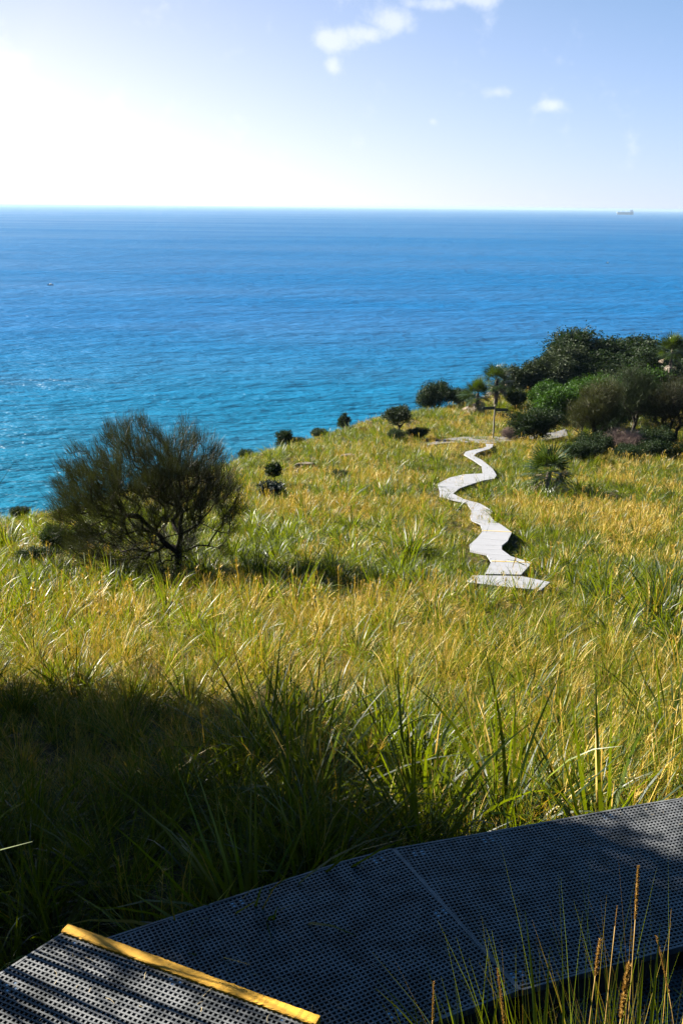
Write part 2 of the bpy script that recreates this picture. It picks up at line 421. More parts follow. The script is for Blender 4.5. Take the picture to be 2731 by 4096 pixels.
SEA = -62.0
sr = np.concatenate([[60], np.geomspace(80, 42000, 60)]); sa = np.radians(np.linspace(-180, 180, 97))
A, Rr = np.meshgrid(sa, sr); nA, nR = len(sa), len(sr)
ii, jj = np.meshgrid(np.arange(nR - 1), np.arange(nA - 1), indexing='ij')
q = np.stack([ii * nA + jj, ii * nA + jj + 1, (ii + 1) * nA + jj + 1, (ii + 1) * nA + jj], -1).reshape(-1, 4)[:, ::-1]
s_me = mesh_np('sea', np.stack([Rr * np.sin(A), Rr * np.cos(A), np.full_like(A, SEA)], -1).reshape(-1, 3), [q], [M_sea])
tag(link('sea', s_me), kind='structure')

# ------------------------------------------------------------------ near boardwalk (plan coordinates in metres)
def clip_line(p, d, poly):
    t0, t1 = -1e9, 1e9; n = len(poly)
    for i in range(n):
        a = np.array(poly[i]); b = np.array(poly[(i + 1) % n]); e = b - a; nn = np.array([-e[1], e[0]])   # inside = left of edge (ccw)
        num = nn @ (a - p); den = nn @ d
        if abs(den) < 1e-12:
            if nn @ (p - a) < 0: return None
            continue
        t = num / den
        if den > 0: t0 = max(t0, t)
        else: t1 = min(t1, t)
    return (t0, t1) if t1 - t0 > .004 else None
def ccw(P):
    a = sum(P[i][0] * P[(i + 1) % len(P)][1] - P[(i + 1) % len(P)][0] * P[i][1] for i in range(len(P)))
    return P if a > 0 else P[::-1]
def grating(P, deg, z, pitch=.0235, parent=None, origin=(0, 0)):
    """a moulded grating panel: two sets of tapered bars inside the outline, closed by edge bars"""
    P = ccw([tuple(p) for p in P]); mb = MB(); pa = np.array(P)
    for k, (dg, dz) in enumerate(((deg, 0.0), (deg + 90, -.0012))):
        d = np.array([math.cos(R(dg)), math.sin(R(dg))]); n = np.array([-d[1], d[0]]); o = np.array(origin)
        s = (pa - o) @ n; i0, i1 = math.ceil(s.min() / pitch), math.floor(s.max() / pitch)
        for i in range(i0, i1 + 1):
            p = o + n * i * pitch; c = clip_line(p, d, P)
            if c: mb.bar(p + d * c[0], p + d * c[1], .0085, .0055, z - .028, z + dz)
    for i in range(len(P)):
        mb.bar(P[i], P[(i + 1) % len(P)], .011, .009, z - .0335, z + .0012)
    return link('grating_panel', mb.mesh('grating_panel', M_grate), parent=parent)

walk = tag(empty('boardwalk', (0, 0, 0)), kind='structure')
ZN, ZF, ZL = -3.20, -3.42, -3.58
kn, kf, kl = 3.2 / 1.65, 3.42 / 1.65, 3.58 / 1.65
P_ = lambda x, y, k: (x * k, y * k)
# upper tread with the yellow edge
nL, nR_ = P_(-.641, 1.981, kn), P_(-.046, 1.711, kn)
dl, dr = np.array([-.63, -.775]), np.array([-.35, -.94])
near_poly = [nL, nR_, tuple(np.array(nR_) + dr * .45), (-1.55, 2.62), (-1.95, 2.95)]
sd = np.array(nR_) - np.array(nL); sdeg = math.degrees(math.atan2(sd[1], sd[0]))
grating(near_poly, sdeg, ZN, parent=walk, origin=nL)
# lower landing: three panels turning to the right
seamT, seamB = P_(.150, 2.318, kf), P_(.405, 1.815, kf)
bT, bB = P_(1.42, 2.69, kf), P_(1.45, 2.176, kf)
e2, e1, e0 = P_(.011, 2.258, kf), P_(-.289, 2.097, kf), P_(-.62, 1.915, kf)
aB = P_(-.10, 1.575, kf)
gap = .006
grating([e0, e1, e2, (seamT[0] - gap, seamT[1]), (seamB[0] - gap, seamB[1]), aB], 30, ZF, parent=walk, origin=e0)
grating([(seamT[0] + gap, seamT[1]), P_(.56, 2.441, kf), P_(.894, 2.546, kf), bT, bB, P_(.813, 1.962, kf), (seamB[0] + gap, seamB[1])], 18, ZF, parent=walk, origin=seamB)
c0, c1 = P_(.43, 1.80, kl), P_(1.5, 2.13, kl)
grating([c0, c1, P_(1.72, 1.45, kl), P_(.62, 1.37, kl), P_(.515, 1.70, kl)], 18, ZL, parent=walk, origin=c0)
# yellow nosing on the upper tread
un = sd / np.linalg.norm(sd); vn = np.array([-un[1], un[0]])
a0, a1 = np.array(nL) - un * .012, np.array(nR_) + un * .012
nb = MB(); K = 90; wv = [(-.012, -.016), (-.012, .008), (-.008, .0125), (.038, .0125), (.043, .008), (.043, -.03)]
V = []
r2 = np.random.default_rng(3)
for i in range(K + 1):
    c = a0 + (a1 - a0) * i / K
    for j, (s_, h_) in enumerate(wv):
        jit = r2.normal(0, .0009, 2) if 0 < j < 5 else (0, 0)
        V.append((c[0] + vn[0] * (s_ + jit[0]), c[1] + vn[1] * (s_ + jit[0]), ZN + h_ + jit[1]))
m_ = len(wv)
F = [[i * m_ + j, (i + 1) * m_ + j, (i + 1) * m_ + (j + 1) % m_, i * m_ + (j + 1) % m_] for i in range(K) for j in range(m_)]
F += [list(range(m_)), [K * m_ + j for j in range(m_ - 1, -1, -1)]]
nb.add(V, F)
tag(link('step_nosing', nb.mesh('step_nosing', M_yellow), parent=walk), label='yellow gritty non-slip strip along the step edge')
# riser below the nosing and side beams
def beam(a, b, z, h=.12, w=.045, name='support_beam'):
    mb = MB(); mb.bar(a, b, w, w, z - .036 - h, z - .036); return link(name, mb.mesh(name, M_beam), parent=walk)
def inset(a, b, d):
    a = np.array(a); b = np.array(b); u = (b - a) / np.linalg.norm(b - a); n = np.array([-u[1], u[0]])
    return a + n * d + u * .03, b + n * d - u * .03
beam(*inset(nR_, nL, .05), ZN)
beam(*inset(nL, near_poly[4], .04), ZN)
for a, b, z in ((e1, e0, ZF), (e2, e1, ZF), (aB, seamB, ZF), (P_(.56, 2.441, kf), seamT, ZF), (P_(.894, 2.546, kf), P_(.56, 2.441, kf), ZF), (bT, P_(.894, 2.546, kf), ZF),
                (seamB, P_(.813, 1.962, kf), ZF), (P_(.813, 1.962, kf), bB, ZF), (P_(.515, 1.70, kl), c0, ZL), (P_(.62, 1.37, kl), P_(.515, 1.70, kl), ZL)):
    beam(*inset(a, b, .035), z)
for (x, y), z in ((nL, ZN), (nR_, ZN), (e1, ZF), (seamT, ZF), (seamB, ZF), (P_(.894, 2.546, kf), ZF), (c0, ZL), (P_(.515, 1.70, kl), ZL), (P_(.813, 1.962, kf), ZF), (bT, ZF)):
    mb = MB(); x2, y2 = x * .985 , y * .985; g0 = gz(x2, y2)
    mb.box((x2, y2, (z - .17 + g0 - .2) / 2), .07, .07, (z - .17) - (g0 - .2)); link('support_post', mb.mesh('support_post', M_beam), parent=walk)
# steel hold-down clips: four bright plates in the holes
def clip(x, y, deg, z, cells):
    mb = MB(); Mr = Matrix.Rotation(R(deg), 3, 'Z')
    for i, j in cells:
        c = Mr @ Vector((i * .0235, j * .0235, 0)); mb.box((x + c[0], y + c[1], z - .006), .0155, .0155, .004, Matrix.Rotation(R(deg), 3, 'Z') @ Matrix.Rotation(R(4), 3, 'X'))
    mb.box((x, y, z - .012), .012, .012, .006)
    link('hold_down_clip', mb.mesh('hold_down_clip', M_clip), parent=walk)
def snap(x, y, k, deg, origin):
    p = np.array([x * k, y * k]) - np.array(origin); c, s = math.cos(R(deg)), math.sin(R(deg))
    u, v = p @ np.array([c, s]), p @ np.array([-s, c]); u = (round(u / .0235 - .5) + .5) * .0235; v = (round(v / .0235 - .5) + .5) * .0235
    return origin[0] + u * c - v * s, origin[1] + u * s + v * c
four = [(0, 0), (1, 0), (0, 1), (1, 1)]; pair2 = [(0, 0), (0, 1), (2, 0), (2, 1)]
for x, y in ((-.614, 1.943), (-.363, 1.827), (-.724, 1.794), (-.108, 1.722)):
    clip(*snap(x, y, kn, sdeg, nL), sdeg, ZN, [(0, 0), (1, 1), (0, 2), (-1, 1)])
for x, y in ((.105, 2.262), (.245, 2.06), (.118, 1.735), (-.25, 2.08)):
    clip(*snap(x, y, kf, 30, e0), 30, ZF, [(0, 0), (0, 1), (2, 0), (2, 1)])
for x, y in ((.404, 2.36), (.40, 1.855), (.655, 1.935), (.21, 2.30), (.76, 2.47)):
    clip(*snap(x, y, kf, 18, seamB), 18, ZF, [(0, 0), (0, 1), (2, 0), (2, 1)])

# ------------------------------------------------------------------ far boardwalk and concrete path
RUN1 = [(10.5, 17.2, 10.0, 16.1), (8.4, 18.9, 7.9, 17.8), (6.25, 19.86, 5.9, 18.68), (5.49, 20.15, 5.15, 18.95), (4.63, 20.86, 4.2, 19.7), (4.11, 21.54, 3.38, 19.95), (2.98, 21.34, 2.69, 20.35)]
RUN2 = [(3.28, 21.44, 4.11, 21.56), (3.73, 23.53, 4.75, 23.61), (3.81, 24.92, 4.41, 24.69), (3.46, 25.51, 4.39, 26.00), (3.61, 26.82, 4.54, 26.95), (4.08, 28.70, 4.93, 28.28), (4.57, 30.92, 5.50, 30.88), (4.79, 33.15, 5.52, 32.98), (4.63, 34.24, 5.44, 34.22), (4.74, 35.40, 5.53, 35.94), (5.04, 37.29, 5.86, 37.23), (5.16, 39.92, 5.71, 39.63), (4.57, 41.05, 5.18, 41.11), (4.25, 42.02, 4.95, 43.09), (4.43, 43.88, 5.51, 45.31), (4.62, 46.83, 6.42, 47.49), (5.49, 49.78, 7.15, 49.06), (6.44, 51.57, 7.83, 49.99), (7.56, 52.32, 8.21, 51.73), (8.02, 56.20, 8.47, 54.93), (7.93, 59.11, 8.48, 59.25), (7.73, 62.25, 8.29, 61.69), (8.05, 64.08, 8.71, 63.52), (8.49, 65.09, 9.34, 65.15), (9.54, 66.92, 9.96, 66.47), (10.02, 68.21, 10.41, 68.04), (10.20, 69.94, 10.74, 69.94)]
CON = [(6.07, 70.36, 6.01, 69.07), (7.77, 73.68, 6.99, 70.33), (8.99, 74.91, 8.75, 71.79), (10.28, 75.41, 10.25, 71.32), (11.57, 75.91, 11.40, 71.57), (12.47, 75.76, 12.11, 73.04), (14.08, 76.92, 13.68, 73.68), (15.91, 78.41, 15.33, 74.59), (17.20, 79.81, 16.39, 75.89), (18.55, 82.09, 17.81, 77.81)]
path = tag(empty('path', (0, 0, 0)), kind='structure')
def pz(x, y, up): return float(herm(np.array([math.hypot(x, y)]), PD, PZ)[0]) + up
def slab(p, q_, up, th, name, m, g=.004):
    Q = [np.array(p[:2]), np.array(p[2:]), np.array(q_[2:]), np.array(q_[:2])]
    c = sum(Q) / 4
    zs = [pz(*v, up) for v in Q]
    fw = (Q[3] + Q[2] - Q[0] - Q[1]); fw /= np.linalg.norm(fw)
    Q[0] = Q[0] + fw * g; Q[1] = Q[1] + fw * g; Q[2] = Q[2] - fw * g; Q[3] = Q[3] - fw * g
    zc = sum(zs) / 4
    ex = Q[1] - Q[0]; a = math.atan2(ex[1], ex[0]); ca, sa_ = math.cos(-a), math.sin(-a)
    V = []
    for dz in (0, -th):
        for v, z in zip(Q, zs):
            d = v - c; V.append((d[0] * ca - d[1] * sa_, d[0] * sa_ + d[1] * ca, z - zc + dz))
    mb = MB(); mb.add(V, [[0, 1, 2, 3], [7, 6, 5, 4], [0, 4, 5, 1], [1, 5, 6, 2], [2, 6, 7, 3], [3, 7, 4, 0]])
    o = link(name, mb.mesh(name, m), parent=path); o.location = (c[0], c[1], zc); o.rotation_euler = (0, 0, a)
    return o
for L_, up, th, nm, mm in ((RUN1, .22, .05, 'grating_panel', M_board), (RUN2, .25, .05, 'grating_panel', M_board), (CON, .12, .35, 'concrete_slab', M_concrete)):
    for p, q_ in zip(L_[:-1], L_[1:]): slab(p, q_, up if not (L_ is RUN1 and p[0] > 4.8) else -.04, th, nm, mm)
for p in (RUN2[1], RUN2[6]):
    a, b = np.array(p[:2]), np.array(p[2:])
    mb = MB(); za, zb = pz(*a, .262), pz(*b, .262); u = (b - a) / np.linalg.norm(b - a); n = np.array([-u[1], u[0]]) * .018
    mb.add([(*(a - n), za), (*(b - n), zb), (*(b + n), zb), (*(a + n), za), (*(a - n), za - .06), (*(b - n), zb - .06), (*(b + n), zb - .06), (*(a + n), za - .06)],
           [[0, 1, 2, 3], [7, 6, 5, 4], [0, 4, 5, 1], [1, 5, 6, 2], [2, 6, 7, 3], [3, 7, 4, 0]])
    link('step_nosing', mb.mesh('step_nosing', M_yellowworn), parent=path)
# sample points along the path for keeping grass off it
PP = []
for L_ in (RUN1, RUN2, CON):
    for p, q_ in zip(L_[:-1], L_[1:]):
        p = np.array(p); q_ = np.array(q_); n = max(2, int(np.linalg.norm(q_[:2] - p[:2]) / .3) + 1)
        for t in np.linspace(0, 1, n):
            v = p + (q_ - p) * t; w = np.linalg.norm(v[2:] - v[:2])
            for s in np.linspace(0, 1, max(2, int(w / .35) + 1)): PP.append(v[:2] * (1 - s) + v[2:] * s)
PP = np.array(PP)
def path_dist(x, y):
    out = np.full(len(x), 1e9); side = np.zeros(len(x))
    for i in range(0, len(x), 4000):
        dx = x[i:i + 4000, None] - PP[None, :, 0]; dy = y[i:i + 4000, None] - PP[None, :, 1]
        d = np.hypot(dx, dy); k = d.argmin(1); out[i:i + 4000] = d[np.arange(len(k)), k]
        side[i:i + 4000] = np.hypot(PP[k, 0], PP[k, 1]) - np.hypot(x[i:i + 4000], y[i:i + 4000])   # >0: plant stands nearer than the path
    return out, side
near_polys = [near_poly, [e0, e1, e2, seamT, seamB, aB], [seamT, P_(.56, 2.441, kf), P_(.894, 2.546, kf), bT, bB, P_(.813, 1.962, kf), seamB], [c0, c1, P_(1.72, 1.45, kl), P_(.62, 1.37, kl), P_(.515, 1.70, kl)]]
def in_poly(x, y, P, m=0.0):
    P = ccw([tuple(p) for p in P]); ok = np.ones(len(x), bool)
    for i in range(len(P)):
        a = np.array(P[i]); b = np.array(P[(i + 1) % len(P)]); e = (b - a) / np.linalg.norm(b - a)
        ok &= (-e[1] * (x - a[0]) + e[0] * (y - a[1])) > -m
    return ok

# ------------------------------------------------------------------ grass clumps
def blades(n, r0, L, w, lean, curl, segs, green, g, fan=False):
    """n blades from a disc of radius r0; returns verts, quads, col"""
    a = g.uniform(0, 2 * np.pi, n); rr = r0 * np.sqrt(g.random(n))
    base = np.stack([rr * np.cos(a), rr * np.sin(a), np.full(n, -.04)], -1)
    az = np.where(g.random(n) < (.9 if fan else .6), a, g.uniform(0, 2 * np.pi, n)) + g.normal(0, .5, n)
    ln = L[0] + (L[1] - L[0]) * g.random(n); th0 = lean * g.random(n) ** .8 if fan else np.abs(g.normal(lean * .6, lean * .6, n)); k = np.abs(g.normal(curl, curl * .5, n))
    t = np.linspace(0, 1, segs + 1)
    th = th0[:, None] + k[:, None] * t[None] ** 1.4
    ds = ln[:, None] / segs
    hx = np.concatenate([np.zeros((n, 1)), np.cumsum(np.sin(th[:, 1:]) * ds, 1)], 1); hz = np.concatenate([np.zeros((n, 1)), np.cumsum(np.cos(th[:, 1:]) * ds, 1)], 1)
    cx = base[:, 0, None] + hx * np.cos(az)[:, None]; cy = base[:, 1, None] + hx * np.sin(az)[:, None]; cz = base[:, 2, None] + hz
    tw = g.uniform(-.7, .7, n)[:, None] + g.uniform(-1.2, 1.2, n)[:, None] * t[None]
    sx = -np.sin(az)[:, None] * np.cos(tw) + np.cos(az)[:, None] * np.sin(tw) * np.cos(th); sy = np.cos(az)[:, None] * np.cos(tw) + np.sin(az)[:, None] * np.sin(tw) * np.cos(th); sz = -np.sin(tw) * np.sin(th)
    wd = (w[0] + (w[1] - w[0]) * g.random(n))[:, None] * np.clip(1.05 - t[None] ** 2.2, .06, 1) * .5
    c = np.stack([cx, cy, cz], -1); s = np.stack([sx, sy, sz], -1) * wd[..., None]
    V = np.stack([c - s, c + s], 2)                          # n, segs+1, 2, 3
    idx = np.arange(n * (segs + 1) * 2).reshape(n, segs + 1, 2)
    F = np.stack([idx[:, :-1, 0], idx[:, :-1, 1], idx[:, 1:, 1], idx[:, 1:, 0]], -1).reshape(-1, 4)
    col = np.ones((n, segs + 1, 2, 4)); col[..., 0] = g.random(n)[:, None, None]; col[..., 1] = t[None, :, None]
    col[..., 2] = np.clip(green + g.normal(0, .12, n), 0, 1)[:, None, None]
    return V.reshape(-1, 3), F, col.reshape(-1, 4)
def join(parts):
    V, F, Cc, b = [], [], [], 0
    for v, f, c in parts: V.append(v); F.append(f + b); Cc.append(c); b += len(v)
    return np.concatenate(V), np.concatenate(F), np.concatenate(Cc)
def seedheads(n, r0, H, g, green=0.0, wide=1.0):
    """thin stems with a feathery head of short bristles"""
    parts = []
    for _ in range(n):
        a = g.uniform(0, 6.283); r = r0 * math.sqrt(g.random()); h = g.uniform(*H); la = g.uniform(0, 6.283); le = abs(g.normal(.12, .12))
        tp = np.array([r * math.cos(a) + math.cos(la) * h * math.sin(le), r * math.sin(a) + math.sin(la) * h * math.sin(le), h * math.cos(le)]); b0 = np.array([r * math.cos(a), r * math.sin(a), 0])
        v, f, c = blades(1, 0, (h, h), (.0025 * wide, .003 * wide), .01, .05, 3, green, g)
        # replace the blade by a straight stem b0 -> tp
        tt = np.repeat(np.linspace(0, 1, 4), 2); sd_ = np.tile([-1, 1], 4)[:, None] * np.array([math.sin(la), -math.cos(la), 0])[None] * .0016 * wide
        v = b0[None] + (tp - b0)[None] * tt[:, None] + sd_; parts.append((v, f, c))
        m = 14; hl = h * g.uniform(.14, .26)
        v2, f2, c2 = blades(m, .003, (.03, .06), (.004 * wide, .007 * wide), .5, .3, 1, green, g)
        d = (tp - b0) / h; off = np.repeat(g.random(m), 4)[:, None] * d[None] * hl
        v2 = v2 + (tp - d * hl)[None] + off + np.array([0, 0, .04]); parts.append((v2, f2, c2))
    return join(parts)
CL = bpy.data.collections.new('clump_sources')
kinds = {}
ci = [0]
def clump(kind, v, f, c):
    me = mesh_np('clump', v, [f], [M_grass], smooth=False, col=c)
    o = bpy.data.objects.new('clump_%02d' % ci[0], me); CL.objects.link(o)
    kinds.setdefault(kind, []).append(ci[0]); ci[0] += 1
    return me
g = np.random.default_rng(11)
strap_meshes = []
for _ in range(4): clump('tgreen', *join([blades(70, .06, (.24, .60), (.006, .013), .72, .60, 4, .95, g, True), blades(7, .07, (.3, .65), (.004, .009), .7, .4, 3, .08, g, True)]))
for _ in range(3): clump('tmix', *join([blades(50, .06, (.22, .56), (.005, .011), .75, .55, 4, .70, g, True), blades(22, .07, (.25, .62), (.003, .008), .7, .4, 3, .22, g, True)]))
for _ in range(3): clump('tdry', *join([blades(48, .07, (.22, .60), (.003, .007), .75, .45, 4, .24, g, True), blades(20, .07, (.2, .45), (.005, .010), .8, .7, 4, .78, g, True), seedheads(2, .10, (.42, .75), g)]))
for _ in range(4): strap_meshes.append(clump('tstrap', *join([blades(58, .08, (.38, .92), (.011, .021), .68, .85, 6, .99, g, True), blades(6, .08, (.35, .8), (.009, .016), .7, .7, 5, .10, g, True)])))
for _ in range(3): clump('low', *join([blades(26, .14, (.10, .28), (.004, .008), 1.0, .6, 3, .75, g), blades(8, .14, (.10, .26), (.005, .009), .9, .5, 3, .2, g)]))
for _ in range(2): clump('wisp', *join([blades(12, .10, (.35, .80), (.002, .004), .45, .35, 4, .15, g), seedheads(2, .1, (.5, .8), g)]))
for _ in range(4): clump('fgreen', *join([blades(58, .07, (.18, .46), (.008, .016), .85, .65, 3, .92, g, True), blades(5, .07, (.2, .5), (.007, .011), .7, .4, 2, .05, g, True)]))
for _ in range(3): clump('fmix', *join([blades(44, .07, (.18, .44), (.007, .014), .85, .6, 3, .64, g, True), blades(18, .07, (.18, .46), (.006, .011), .8, .4, 2, .18, g, True)]))
for _ in range(3): clump('fdry', *join([blades(46, .08, (.18, .44), (.007, .012), .85, .5, 3, .24, g, True), blades(12, .08, (.16, .36), (.008, .014), .8, .7, 3, .78, g, True), seedheads(2, .1, (.3, .5), g, wide=2.2)]))
for _ in range(3): strap_meshes.append(clump('fstrap', *blades(64, .09, (.26, .62), (.009, .018), .85, .85, 4, .99, g, True)))
for _ in range(3): clump('flow', *join([blades(26, .26, (.08, .24), (.009, .015), 1.0, .6, 2, .70, g), blades(10, .26, (.08, .22), (.01, .016), .9, .5, 2, .2, g)]))

# scatter positions
def wedge(n, d0, d1, az0, az1, g):
    D = np.sqrt(g.uniform(d0 * d0, d1 * d1, n)); a = np.radians(g.uniform(az0, az1, n))
    return D * np.sin(a), D * np.cos(a)
g = np.random.default_rng(23)
def jgrid(cell, d0, d1, az0, az1, g):
    """jittered grid inside a sector of the slope"""
    xs = np.arange(-d1, d1, cell); ys = np.arange(-2, d1, cell); x, y = np.meshgrid(xs, ys); x = x.ravel(); y = y.ravel()
    m = (np.hypot(x, y) > d0 - 1) & (np.hypot(x, y) < d1 + 1) & (np.abs(np.degrees(np.arctan2(x, y)) - (az0 + az1) / 2) < (az1 - az0) / 2 + 3); x, y = x[m], y[m]
    x = x + g.uniform(-.48, .48, len(x)) * cell; y = y + g.uniform(-.48, .48, len(y)) * cell
    D = np.hypot(x, y); a = np.degrees(np.arctan2(x, y)); m = (D > d0) & (D < d1) & (a > az0) & (a < az1)
    return x[m], y[m]
X, Y, LAY = [], [], []        # layer 0 tussocks, 1 short growth between them, 2 loose stems
for cell, d0, d1, a0, a1, ly in ((.32, 1.6, 4.2, -75, 40, 0), (.28, 4.2, 9, -42, 36, 0), (.31, 9, 17, -40, 34, 0), (.35, 17, 42, -36, 29, 0), (.48, 42, 80, -22, 26, 0), (.66, 80, 128, -12, 26, 0),
                                 (.30, 3.5, 17, -36, 32, 1), (.55, 17, 42, -36, 29, 1), (.9, 42, 110, -22, 26, 1), (.75, 4.2, 20, -34, 30, 2), (1.25, 9, 17, -34, 30, 3), (1.6, 17, 45, -32, 28, 3), (2.0, 45, 100, -22, 26, 3)):
    x, y = jgrid(cell, d0, d1, a0, a1, g); X.append(x); Y.append(y); LAY.append(np.full(len(x), ly))
for p, q_ in zip(RUN1[:-1], RUN1[1:]):                                     # tufts leaning over the near edge of the lower run
    p = np.array(p); q_ = np.array(q_); m_ = int(np.linalg.norm(q_[2:] - p[2:]) / .16)
    t = g.random(m_)[:, None]; v = p[2:] + (q_[2:] - p[2:]) * t; v = v * (1 - (.02 + .05 * g.random((m_, 1)) ** 2)); X.append(v[:, 0]); Y.append(v[:, 1]); LAY.append(np.zeros(m_, int))
X = np.concatenate(X); Y = np.concatenate(Y); LAY = np.concatenate(LAY)
D = np.hypot(X, Y)
keep = D < edge_d(X, Y) + 1.5
for P in near_polys: keep &= ~in_poly(X, Y, P, .03)
keep &= ~((D < 3.2) & (Y > .2) & (X > -1.2) & (X < 0.55))             # standing room of the walker
X, Y, D, LAY = X[keep], Y[keep], D[keep], LAY[keep]
pd, side = path_dist(X, Y)
k = pd > np.where(side > 0, .14, .03)
X, Y, D, pd, side, LAY = X[k], Y[k], D[k], pd[k], side[k], LAY[k]
n = len(X)
pn = value_noise(X, Y, 2.2, 31); pn2 = value_noise(X, Y, 7.5, 32); u = g.random(n); far = D > 17 + g.normal(0, 1.5, n)
mixv = np.clip(u * .55 + pn * .50 + pn2 * .45 - .25, 0, 1)
idx = np.zeros(n, np.int32)
def pick(mask, kind):
    if mask.any(): idx[mask] = g.choice(kinds[kind], mask.sum())
lush = np.clip((11 - D) / 5.0, 0, 1)                                   # lusher by the boardwalk
gold = np.clip((D - 9) / 3, 0, 1) * np.clip((21 - D) / 4, 0, 1)         # drier belt half way down the first slope
t0 = .14 + .50 * lush; t1 = .34 + .34 * lush - .08 * gold; t2 = .60 + .26 * lush - .14 * gold
T0, N_, F_ = LAY == 0, ~far, far
pick(T0 & N_ & (mixv < t0), 'tstrap'); pick(T0 & N_ & (mixv >= t0) & (mixv < t1), 'tgreen'); pick(T0 & N_ & (mixv >= t1) & (mixv < t2), 'tmix'); pick(T0 & N_ & (mixv >= t2), 'tdry')
pick(T0 & F_ & (mixv < .25), 'fstrap'); pick(T0 & F_ & (mixv >= .25) & (mixv < .44), 'fgreen'); pick(T0 & F_ & (mixv >= .40) & (mixv < .62), 'fmix'); pick(T0 & F_ & (mixv >= .62), 'fdry')
pick((LAY == 1) & N_, 'low'); pick((LAY == 1) & F_, 'flow'); pick(LAY == 2, 'wisp'); pick((LAY == 3) & N_, 'tstrap'); pick((LAY == 3) & F_, 'fstrap')
scl = np.exp(g.normal(.0, .30, n)) * (.55 + .80 * value_noise(X, Y, np.where(far, 1.9, 1.2), 33)) * (.85 + .3 * value_noise(X, Y, 6.0, 34))
scl = np.clip(scl, .35, 1.6) * np.where(far & (LAY == 0), 1.05 + D / 260, 1.0)
scl = np.where(LAY == 3, np.where(far, 1.55, .8) * np.exp(g.normal(0, .25, n)), scl)
nearpath = np.clip((pd - .2) / np.where(side > 0, 1.5, .7), 0, 1)
lowrun = (D < 21.3) & (Y < 21.6)
side = np.where(lowrun, -1, side); scl *= np.where(lowrun & (pd < 2.2) & (X > 4.6), 1.5 + .5 * np.sin(X * 2.3), 1.0)
scl *= np.where(side > 0, .48, .75) + np.where(side > 0, .52, .25) * nearpath
scl *= np.where(D < 4.2, .75, 1.0)
edge_soft = np.clip((edge_d(X, Y) - D) / 4, 0, 1); scl *= .6 + .4 * edge_soft
rot = np.zeros((n, 3)); rot[:, 2] = g.uniform(0, 6.283, n); rot[:, 0] = g.normal(0, .20, n); rot[:, 1] = g.normal(.08, .20, n)
Z = ground(X, Y)
def scatter(name, X, Y, Z, idx, rot, scl):
    me = bpy.data.meshes.new(name); me.vertices.add(len(X)); me.vertices.foreach_set('co', np.stack([X, Y, Z], -1).astype(np.float32).ravel())
    for nm, ty, arr, key in (('rot', 'FLOAT_VECTOR', rot, 'vector'), ('scl', 'FLOAT', scl, 'value'), ('idx', 'INT', idx, 'value')):
        at = me.attributes.new(nm, ty, 'POINT'); at.data.foreach_set(key, np.asarray(arr, np.int32 if ty == 'INT' else np.float32).ravel())
    me.update()
    o = link(name, me)
    md = o.modifiers.new('scatter', 'NODES'); ng = bpy.data.node_groups.new(name, 'GeometryNodeTree'); md.node_group = ng
    ng.interface.new_socket('Geometry', in_out='INPUT', socket_type='NodeSocketGeometry'); ng.interface.new_socket('Geometry', in_out='OUTPUT', socket_type='NodeSocketGeometry')
    gi = ng.nodes.new('NodeGroupInput'); go = ng.nodes.new('NodeGroupOutput'); ip = ng.nodes.new('GeometryNodeInstanceOnPoints'); cn = ng.nodes.new('GeometryNodeCollectionInfo')
    cn.inputs['Collection'].default_value = CL; cn.inputs['Separate Children'].default_value = True; cn.inputs['Reset Children'].default_value = True
    ip.inputs['Pick Instance'].default_value = True
    def na(nm, ty):
        q = ng.nodes.new('GeometryNodeInputNamedAttribute'); q.data_type = ty; q.inputs['Name'].default_value = nm; return q.outputs['Attribute']
    ng.links.new(gi.outputs[0], ip.inputs['Points']); ng.links.new(cn.outputs[0], ip.inputs['Instance'])
    ng.links.new(na('idx', 'INT'), ip.inputs['Instance Index']); ng.links.new(na('rot', 'FLOAT_VECTOR'), ip.inputs['Rotation']); ng.links.new(na('scl', 'FLOAT'), ip.inputs['Scale'])
    ng.links.new(ip.outputs[0], go.inputs[0])
    return o
gr = scatter('grass', X, Y, Z, idx, rot, scl)
tag(gr, 'long mixed green and straw-coloured grass covering the hillside', 'grass', kind='stuff')

# ------------------------------------------------------------------ trees and shrubs
def grow(root, ends, step, rg, pen=.35, sag=0.0, minz=None, nfork=0):
    """connect end points to a root as a branching skeleton; returns nodes, parents, terminal ids"""
    nodes = [np.array(root, float)]; par = [-1]; plen = [0.0]; term = []
    order = np.argsort(np.linalg.norm(ends - nodes[0], axis=1)) if nfork == 0 else np.concatenate([np.arange(nfork), nfork + np.argsort(np.linalg.norm(ends[nfork:] - nodes[0], axis=1))])
    NA = np.zeros((len(ends) * 14 + 10, 3)); NL = np.zeros(len(NA)); NA[0] = root; cnt = 1
    for e in ends[order]:
        d = np.linalg.norm(NA[:cnt] - e, axis=1) + pen * NL[:cnt]
        if minz is not None and cnt > 12: d = d + 3.0 * (NA[:cnt, 2] < minz)
        b = int(d.argmin()); p = NA[b].copy(); L = np.linalg.norm(e - p); m = max(1, int(L / step))
        if cnt + m >= len(NA): break
        side_ = rg.normal(0, 1, 3) * L * .07
        prev = b
        for i in range(1, m + 1):
            t = i / m; v = p + (e - p) * t + side_ * math.sin(math.pi * t) + np.array([0, 0, -sag * L * math.sin(math.pi * t)])
            NA[cnt] = v; NL[cnt] = NL[prev] + np.linalg.norm(v - NA[prev]); par.append(prev); prev = cnt; cnt += 1
        term.append(prev)
    return NA[:cnt], np.array(par), np.array(term)
